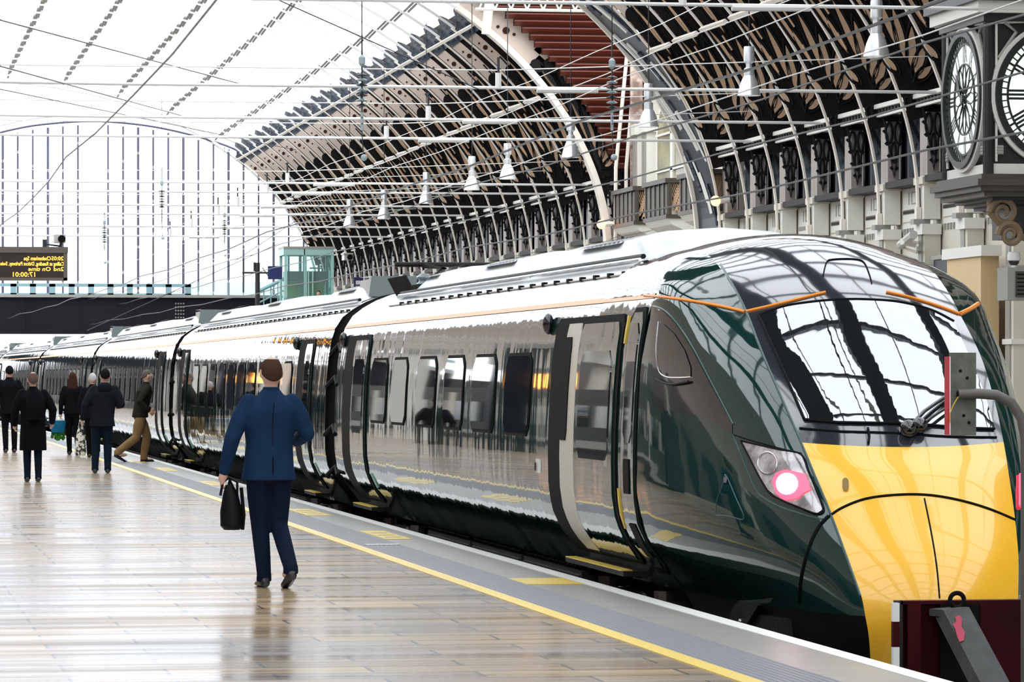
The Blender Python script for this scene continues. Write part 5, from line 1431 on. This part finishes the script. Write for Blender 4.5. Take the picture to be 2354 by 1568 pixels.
# ================================================================== PEOPLE
def V(*a): return Vector(a)
UX, UY, UZ = V(1, 0, 0), V(0, 1, 0), V(0, 0, 1)
def limb(b, pts, rs, m):
    b.tube(pts, rs, m, 12)
    for p, r in zip(pts, rs): b.sphere(p, r * .99, m, 12, 8)
def person(loc, rz, h, lab, pose, cl, voxel=.010):
    """pose: feet [(x,y,z)x2], knees, elbows, wrists, lean (x,y) of the head; cl: materials and garment sizes"""
    s = h / 1.75
    t = thing('person', loc, lab, 'person', None, None, rz); ORG[t.name] = (0, 0, 0)
    lx, ly = pose.get('lean', (0, .02))
    hipL, hipR = V(-.085, 0, .90), V(.085, 0, .90)
    sh = lambda sx: V(sx * .175 + lx * .75, ly * .75, 1.425)
    neck = V(lx * .85, ly * .85, 1.47); head = V(lx, ly, 1.625)
    S = lambda p: V(*p) * s if not isinstance(p, Vector) else p * s
    feet, knees, elb, wri = [[V(*p) for p in pose[k]] for k in ('feet', 'knees', 'elbows', 'wrists')]
    K = cl
    # --- body: one continuous skin
    b = MB()
    tor = [(.86, .15, .10), (.95, .155, .105), (1.06, .135, .095), (1.2, .15, .10), (1.33, .150, .10), (1.40, .115, .08), (1.47, .065, .06)]
    def ring(z, rx, ry): f = max(0, (z - .9) / .57); return (S(V(lx * .8 * f, ly * .8 * f, z)), rx * s, ry * s, UX, UY)
    b.etube([ring(*r) for r in tor], M_skin, 20)
    limb(b, [S(neck), S(head - V(0, 0, .06))], [.055 * s, .05 * s], M_skin)
    hd = S(head); b.sphere(hd, (.078 * s, .095 * s, .115 * s), M_skin, 18, 14); b.sphere(hd + V(0, .03, -.06) * s, (.055 * s, .06 * s, .06 * s), M_skin, 12, 8)
    b.sphere(hd + V(0, .10, -.015) * s, (.014 * s, .022 * s, .026 * s), M_skin, 8, 6)
    for sx in (-1, 1): b.sphere(hd + V(sx * .08, -.005, -.01) * s, (.014 * s, .024 * s, .036 * s), M_skin, 8, 6)
    for i, sx in enumerate((-1, 1)):
        hip = (hipL, hipR)[i]
        limb(b, [S(hip), S(knees[i]), S(feet[i] + V(0, 0, .09))], [.085 * s, .056 * s, .038 * s], M_skin)
        b.sphere(S(feet[i] + V(0, .07, .035)), (.042 * s, .12 * s, .035 * s), M_skin, 12, 8)
        limb(b, [S(sh(sx) - V(sx * .02, 0, .05)), S(elb[i]), S(wri[i])], [.045 * s, .038 * s, .028 * s], M_skin)
        fd = (wri[i] - elb[i]).normalized(); hp = wri[i] + fd * .06
        sd_ = fd.cross(UY); sd_ = sd_.normalized() if sd_.length > .2 else UX; up_ = UY
        pal = sd_.cross(fd).normalized()
        b.tube([S(wri[i]), S(wri[i] + fd * .03), S(wri[i] + fd * .085)], [.026 * s, .033 * s, .034 * s], M_skin, 10)
        for q, (o_, ln) in enumerate(((-.028, .062), (-.010, .074), (.010, .070), (.027, .055))):
            r0 = wri[i] + fd * .08 + pal * o_; curl = sd_ * (-sx) * .5
            p1 = r0 + fd * ln * .5; p2 = p1 + (fd * .6 + curl).normalized() * ln * .35; p3 = p2 + (fd * -.1 + curl * 1.8).normalized() * ln * .3
            b.tube([S(r0), S(p1), S(p2), S(p3)], [.0105 * s, .010 * s, .009 * s, .008 * s], M_skin, 8)
        th = wri[i] + fd * .03 + pal * .028; b.tube([S(th), S(th + fd * .03 + pal * .022), S(th + fd * .06 + pal * .028 - sd_ * sx * .01)], [.013 * s, .011 * s, .009 * s], M_skin, 8)
    body = b.build('body', t, True, remesh=.009, world=False, iters=2)
    # --- eyes and mouth
    b = MB()
    for sx in (-1, 1): b.sphere(hd + V(sx * .030, .088, .012) * s, .011 * s, M_white, 8, 6); b.sphere(hd + V(sx * .030, .097, .012) * s, .005 * s, M_black, 8, 6)
    b.tube([hd + V(-.022, .086, -.062) * s, hd + V(0, .092, -.064) * s, hd + V(.022, .086, -.062) * s], .004 * s, M_red, 6); b.build('face', t, True, world=False)
    # --- trousers
    b = MB(); m = K['trousers']; zt = .98
    b.etube([(S(V(0, 0, .80)), .14 * s, .11 * s, UX, UY), (S(V(0, -.005, .88)), .168 * s, .125 * s, UX, UY), (S(V(0, 0, zt)), .15 * s, .11 * s, UX, UY)], m, 20)
    w = K.get('legw', 1.0)
    for i in (0, 1):
        hip = (hipL, hipR)[i]; f = feet[i]; kn = knees[i]
        mid = hip.lerp(kn, .5); mid2 = kn.lerp(f + V(0, 0, .08), .5)
        limb(b, [S(hip - V(0, 0, .02)), S(mid), S(kn), S(mid2 + V(0, -.012, 0)), S(f + V(0, -.01, .09))], [.095 * s, .084 * s * w, .066 * s * w, .060 * s * w, .052 * s * w], m)
        b.tube([S(f + V(0, -.01, .10)), S(f + V(0, 0, .045))], [.053 * s * w, .056 * s * w], m, 14)
    b.build('trousers', t, True, remesh=.012, world=False)
    # --- jacket or coat
    b = MB(); m = K['top']; zb = K.get('hem', .82); fl = K.get('flare', 1.0); th_ = K.get('bulk', 1.0)
    rings = [(zb, .195 * fl, .15 * fl)]
    if zb < .7: rings += [(.75, .19 * fl, .15 * fl)]
    rings += [(.92, .185 * (fl * .5 + .5), .145), (1.08, .165 * th_, .125 * th_), (1.22, .182 * th_, .132 * th_), (1.33, .192 * th_, .132 * th_), (1.385, .180 * th_, .118), (1.43, .135, .095), (1.465, .090, .078), (1.50, .066, .062)]
    b.etube([ring(*r) for r in rings], m, 28)
    for i, sx in enumerate((-1, 1)):
        e = elb[i]; wv = wri[i]; shp = sh(sx)
        limb(b, [S(shp - V(sx * .008, 0, .028)), S(shp.lerp(e, .5)), S(e), S(e.lerp(wv, .5)), S(wv)], [.064 * s * th_, .064 * s * th_, .057 * s * th_, .050 * s * th_, .042 * s * th_], m)
    b.build(K.get('topname', 'jacket'), t, True, remesh=.012, world=False)
    b = MB(); b.lathe([(.060 * s, -.03 * s), (.068 * s, .0), (.060 * s, .028 * s), (.052 * s, .022 * s)], S(neck + V(0, -.004, .015)), K.get('collar', m), 18); b.build('collar', t, True, world=False)
    if K.get('vent'):
        b = MB(); b.tube([S(V(.0, -.152, zb - .005)), S(V(.0, -.150, zb + .18))], .004 * s, M_coat, 6)
        b.tube([S(V(.0, -.128, 1.05)), S(V(0, -.135, 1.25)), S(V(lx * .6, -.125, 1.40))], .003 * s, M_coat, 6); b.build('back_seam', t, world=False)
    # --- shoes
    for i in (0, 1):
        b = MB(); f = feet[i]; tz = pose.get('toe', (0, 0))[i]
        rows = []
        for q, (yy, hw, hh) in enumerate(((-.075, .020, .05), (-.06, .034, .075), (-.01, .038, .085), (.06, .042, .065), (.13, .045, .045), (.175, .034, .035), (.195, .012, .022))):
            z0 = f.z - tz * (yy + .07); c = V(f.x, f.y + yy, z0)
            rows.append([S(c + V(hw * math.cos(a), 0, hh * .5 + hh * .5 * math.sin(a))) for a in [2 * PI * k / 12 for k in range(12)]])
        b.grid(rows, K.get('shoes', M_shoe), True); b.add(rows[0], [tuple(range(12))], K.get('shoes', M_shoe)); b.add(rows[-1], [tuple(range(12))[::-1]], K.get('shoes', M_shoe))
        b.build('shoe', t, True, world=False)
    # --- hair
    b = MB(); hm = K['hair']; ht = K.get('hairtype', 'short')
    rows = []
    n1, n2 = 12, 24
    for i in range(n1 + 1):
        ph = PI * .66 * i / n1 
        rr_ = []
        for k in range(n2):
            a = 2 * PI * k / n2; back = (1 - math.sin(a)) / 2     # sin(a)=+1 is the face side
            php = ph * (.42 + .58 * back) if ht != 'long' else ph * (.45 + .55 * back)
            if ht == 'balding': php = R_(36) + (PI * .70 - R_(36)) * i / n1 * (.12 + .88 * back)
            r = (.084, .101, .121)
            rr_.append(hd + V(r[0] * math.sin(php) * math.cos(a), r[1] * math.sin(php) * math.sin(a) - .004, r[2] * math.cos(php)) * s)
        rows.append(rr_)
    b.grid(rows, hm, True)
    if ht == 'long':
        b.etube([(hd + V(0, -.035, .02) * s, .085 * s, .075 * s, UX, UY), (hd + V(0, -.05, -.08) * s, .10 * s, .065 * s, UX, UY), (hd + V(0, -.065, -.20) * s, .11 * s, .06 * s, UX, UY), (hd + V(0, -.08, -.28) * s, .08 * s, .04 * s, UX, UY)], hm, 18)
    o = b.build('hair', t, True, world=False)
    md = o.modifiers.new('t', 'SOLIDIFY'); md.thickness = .008 * s
    if K.get('hood'):
        b = MB(); b.etube([(S(V(lx * .8, -.07, 1.36)), .12 * s, .06 * s, UX, UY), (S(V(lx * .8, -.075, 1.44)), .125 * s, .075 * s, UX, UY), (S(V(lx * .8, -.06, 1.50)), .10 * s, .07 * s, UX, UY)], m, 18); b.sphere(S(V(lx * .8, -.085, 1.43)), (.12 * s, .07 * s, .075 * s), m); b.build('hood', t, True, remesh=.012, world=False)
    if K.get('pack'):
        b = MB(); b.etube([(S(V(.02, -.19, .98)), .13 * s, .06 * s, UX, UY), (S(V(.02, -.21, 1.1)), .15 * s, .08 * s, UX, UY), (S(V(.02, -.20, 1.32)), .14 * s, .075 * s, UX, UY), (S(V(.02, -.17, 1.42)), .10 * s, .05 * s, UX, UY)], K['pack'], 16)
        o = b.build('shoulder_cape', t, True, world=False)
    return t, s

def g0(px, py): v = gnd(px, py); return (v.x, v.y, 0)
walkL = dict(feet=[(-.06, .10, 0), (.09, -.26, .08)], knees=[(-.075, .10, .48), (.09, .02, .47)], toe=(0, .35),
             elbows=[(-.27, -.06, 1.13), (.265, -.02, 1.14)], wrists=[(-.31, .06, .88), (.235, .20, 1.08)], lean=(.0, .03))
# suited man
th0 = TH * .3
suit_loc = (3.07, 29.62, 0)
person(suit_loc, .12, 1.76, 'man in a blue suit walking away, black bag in his left hand', dict(
    feet=[(-.03, .03, 0), (.10, -.30, .07)], knees=[(-.055, .06, .48), (.085, .03, .47)], toe=(0, .30),
    elbows=[(-.29, -.05, 1.13), (.285, -.05, 1.16)], wrists=[(-.335, .02, .885), (.26, .18, 1.10)], lean=(.025, .02)),
    dict(trousers=M_trou, top=M_suit, hair=M_hair, hairtype='balding', hem=.81, flare=1.08, bulk=1.09, vent=True, topname='suit_jacket', legw=1.06))
def loc_of(base, rz, x, y, z):
    c, s_ = math.cos(rz), math.sin(rz); return Vector((base[0] + c * x - s_ * y, base[1] + s_ * x + c * y, z))
# his bag
h0 = loc_of(suit_loc, .12, -.30, .02, .80)
t = thing('handbag', (h0.x, h0.y, .42), 'soft black bag hanging from the suited man\'s left hand', 'bag')
b = MB(); b.etube([((h0.x + .02, h0.y, .44), .06, .05, UX, UY), ((h0.x + .02, h0.y, .47), .088, .075, UX, UY), ((h0.x + .015, h0.y, .58), .085, .07, UX, UY), ((h0.x + .01, h0.y, .70), .06, .05, UX, UY), ((h0.x, h0.y, .78), .03, .03, UX, UY)], M_bag, 20); b.build('bag_body', t, True)
b = MB()
for dx in (-.02, .03): b.tube([(h0.x - .05 + dx, h0.y + dx, .70), (h0.x - .03 + dx, h0.y, .80), (h0.x + .0, h0.y, .835), (h0.x + .03 + dx, h0.y, .80), (h0.x + .06, h0.y, .70)], .010, M_bag, 8)
b.build('bag_handle', t, True)
b = MB(); b.tube([(h0.x + .09, h0.y, .76), (h0.x + .11, h0.y, .55), (h0.x + .10, h0.y, .44)], .014, M_bag, 8); b.build('loose_strap', t, True)

person(g0(22, 1041), .05, 1.84, 'walker in black at the far left edge of the platform', dict(walkL, feet=[(-.08, -.05, 0), (.10, .05, 0)], knees=[(-.085, .03, .47), (.10, .08, .48)], toe=(0, 0)),
       dict(trousers=M_coat, top=M_coat, hair=M_bhair, hem=.78, bulk=1.12, flare=1.05))
person(g0(76, 1108), .02, 1.68, 'walker in a long black coat, second from the left', dict(walkL, feet=[(-.09, .0, 0), (.08, -.05, 0)], knees=[(-.09, .05, .47), (.08, .04, .47)], toe=(0, 0), elbows=[(-.29, .0, 1.14), (.31, -.03, 1.14)], wrists=[(-.28, .12, .92), (.31, .14, .95)]),
       dict(trousers=M_dnav, top=M_coat, hair=mat('greying_brown_hair', (.10, .06, .05), .8), hairtype='balding', hem=.50, bulk=1.2, flare=1.10, topname='overcoat', pack=M_coat))
wl = g0(167, 1046)
person(wl, .0, 1.70, 'woman with long auburn hair in a black jacket', dict(walkL, elbows=[(-.24, -.02, 1.13), (.24, -.02, 1.14)], wrists=[(-.25, .04, .88), (.24, .06, .88)]),
       dict(trousers=M_coat, top=M_coat, hair=M_rhair, hairtype='long', hem=.86, bulk=1.0))
dl = g0(235, 1088)
person(dl, -.04, 1.74, 'person in a charcoal hooded jacket and dark jeans', dict(walkL, feet=[(-.12, -.02, 0), (.09, -.10, 0)], knees=[(-.11, .06, .48), (.09, .04, .48)], toe=(0, 0), elbows=[(-.28, -.06, 1.14), (.31, -.05, 1.15)], wrists=[(-.32, .10, .92), (.27, .20, 1.12)], lean=(.05, .03)),
       dict(trousers=M_dnav, top=M_char, hair=M_bhair, hem=.78, bulk=1.22, flare=1.12, hood=True, legw=1.1))
el = g0(213, 1052)
person(el, .0, 1.68, 'white haired walker half hidden behind the charcoal jacket', dict(walkL, elbows=[(-.25, -.02, 1.13), (.24, -.02, 1.14)], wrists=[(-.24, .04, .90), (.24, .06, .88)]),
       dict(trousers=M_coat, top=M_coat, hair=M_ghair, hem=.8, bulk=1.05))
fl_ = g0(322, 1062)
person((fl_[0], fl_[1], 0), -PI / 2 + .25, 1.74, 'person in olive jacket and khaki trousers striding towards the train', dict(
    feet=[(-.05, .10, 0), (.07, -.46, .10)], knees=[(-.06, .16, .47), (.07, -.10, .46)], toe=(0, .5),
    elbows=[(-.27, .06, 1.14), (.27, -.10, 1.14)], wrists=[(-.24, .26, 1.0), (.26, .08, .98)], lean=(.0, .14)),
    dict(trousers=M_khaki, top=M_olv, hair=mat('grey_brown_hair', (.09, .07, .055), .8), hem=.84, bulk=1.12, legw=1.3))
# bag carried by the auburn haired woman
v = Vector(wl) + V(-.30, .04, 0); t = thing('carrier_bag', v + V(0, 0, .35), 'bright blue carrier bag with green leaves below, held by the auburn haired woman', 'bag')
b = MB(); b.etube([(v + V(0, 0, .46), .13, .07, UX, UY), (v + V(0, 0, .60), .16, .09, UX, UY), (v + V(0, 0, .70), .20, .10, UX, UY)], M_bluebag, 16); b.build('bag_body', t, True)
b = MB(); b.tube([v + V(-.16, 0, .70), v + V(0, 0, .80), v + V(.14, 0, .70)], .012, M_white, 6); b.tube([v + V(-.22, 0, .715), v + V(.2, 0, .705)], .02, M_white, 6); b.build('bag_handle', t)
b = MB(); rq = random.Random(2)
for k in range(26): b.sphere(v + V(rq.uniform(-.12, .12), rq.uniform(-.05, .05), rq.uniform(.33, .48)), (.035, .02, .045), M_leaf, 6, 5)
b.build('leaves', t)
v = Vector(el) + V(-.235, .05, 0); t = thing('tote_bag', v + V(0, 0, .05), 'long black and white spotted tote bag beside the charcoal jacket', 'bag')
b = MB(); b.etube([(v + V(0, 0, .04), .09, .05, UX, UY), (v + V(.0, 0, .10), .115, .06, UX, UY), (v + V(0, 0, .40), .09, .05, UX, UY), (v + V(0, 0, .62), .05, .03, UX, UY)], M_pattern, 16); b.build('bag_body', t, True)
b = MB(); b.tube([v + V(-.04, 0, .60), v + V(-.01, 0, .76), v + V(.0, 0, .80), v + V(.03, 0, .60)], .010, M_pattern, 6); b.build('bag_handle', t)
pp = at_y(733, 668, YL - .6)
b = MB(); b.box((pp.x - 1.0, YL - 1.3, pp.z - 1.86), (pp.x + 1.0, YL - .2, pp.z - 1.72), M_girder); b.tube([(pp.x + .8, YL - .7, 0), (pp.x + .8, YL - .7, pp.z - 1.86)], .1, M_girder, 8)
tag(b.build('landing'), 'dark landing in front of the lift tower', 'landing')
person((pp.x, YL - .6, pp.z - 1.72), PI - .3, 1.72, 'person in dark clothes standing before the lift tower', dict(walkL, feet=[(-.1, 0, 0), (.1, 0, 0)], knees=[(-.09, .03, .47), (.09, .03, .47)], toe=(0, 0), elbows=[(-.26, -.02, 1.13), (.26, -.02, 1.14)], wrists=[(-.25, .06, .9), (.25, .06, .9)]),
       dict(trousers=M_coat, top=M_char, hair=M_bhair, hem=.8))
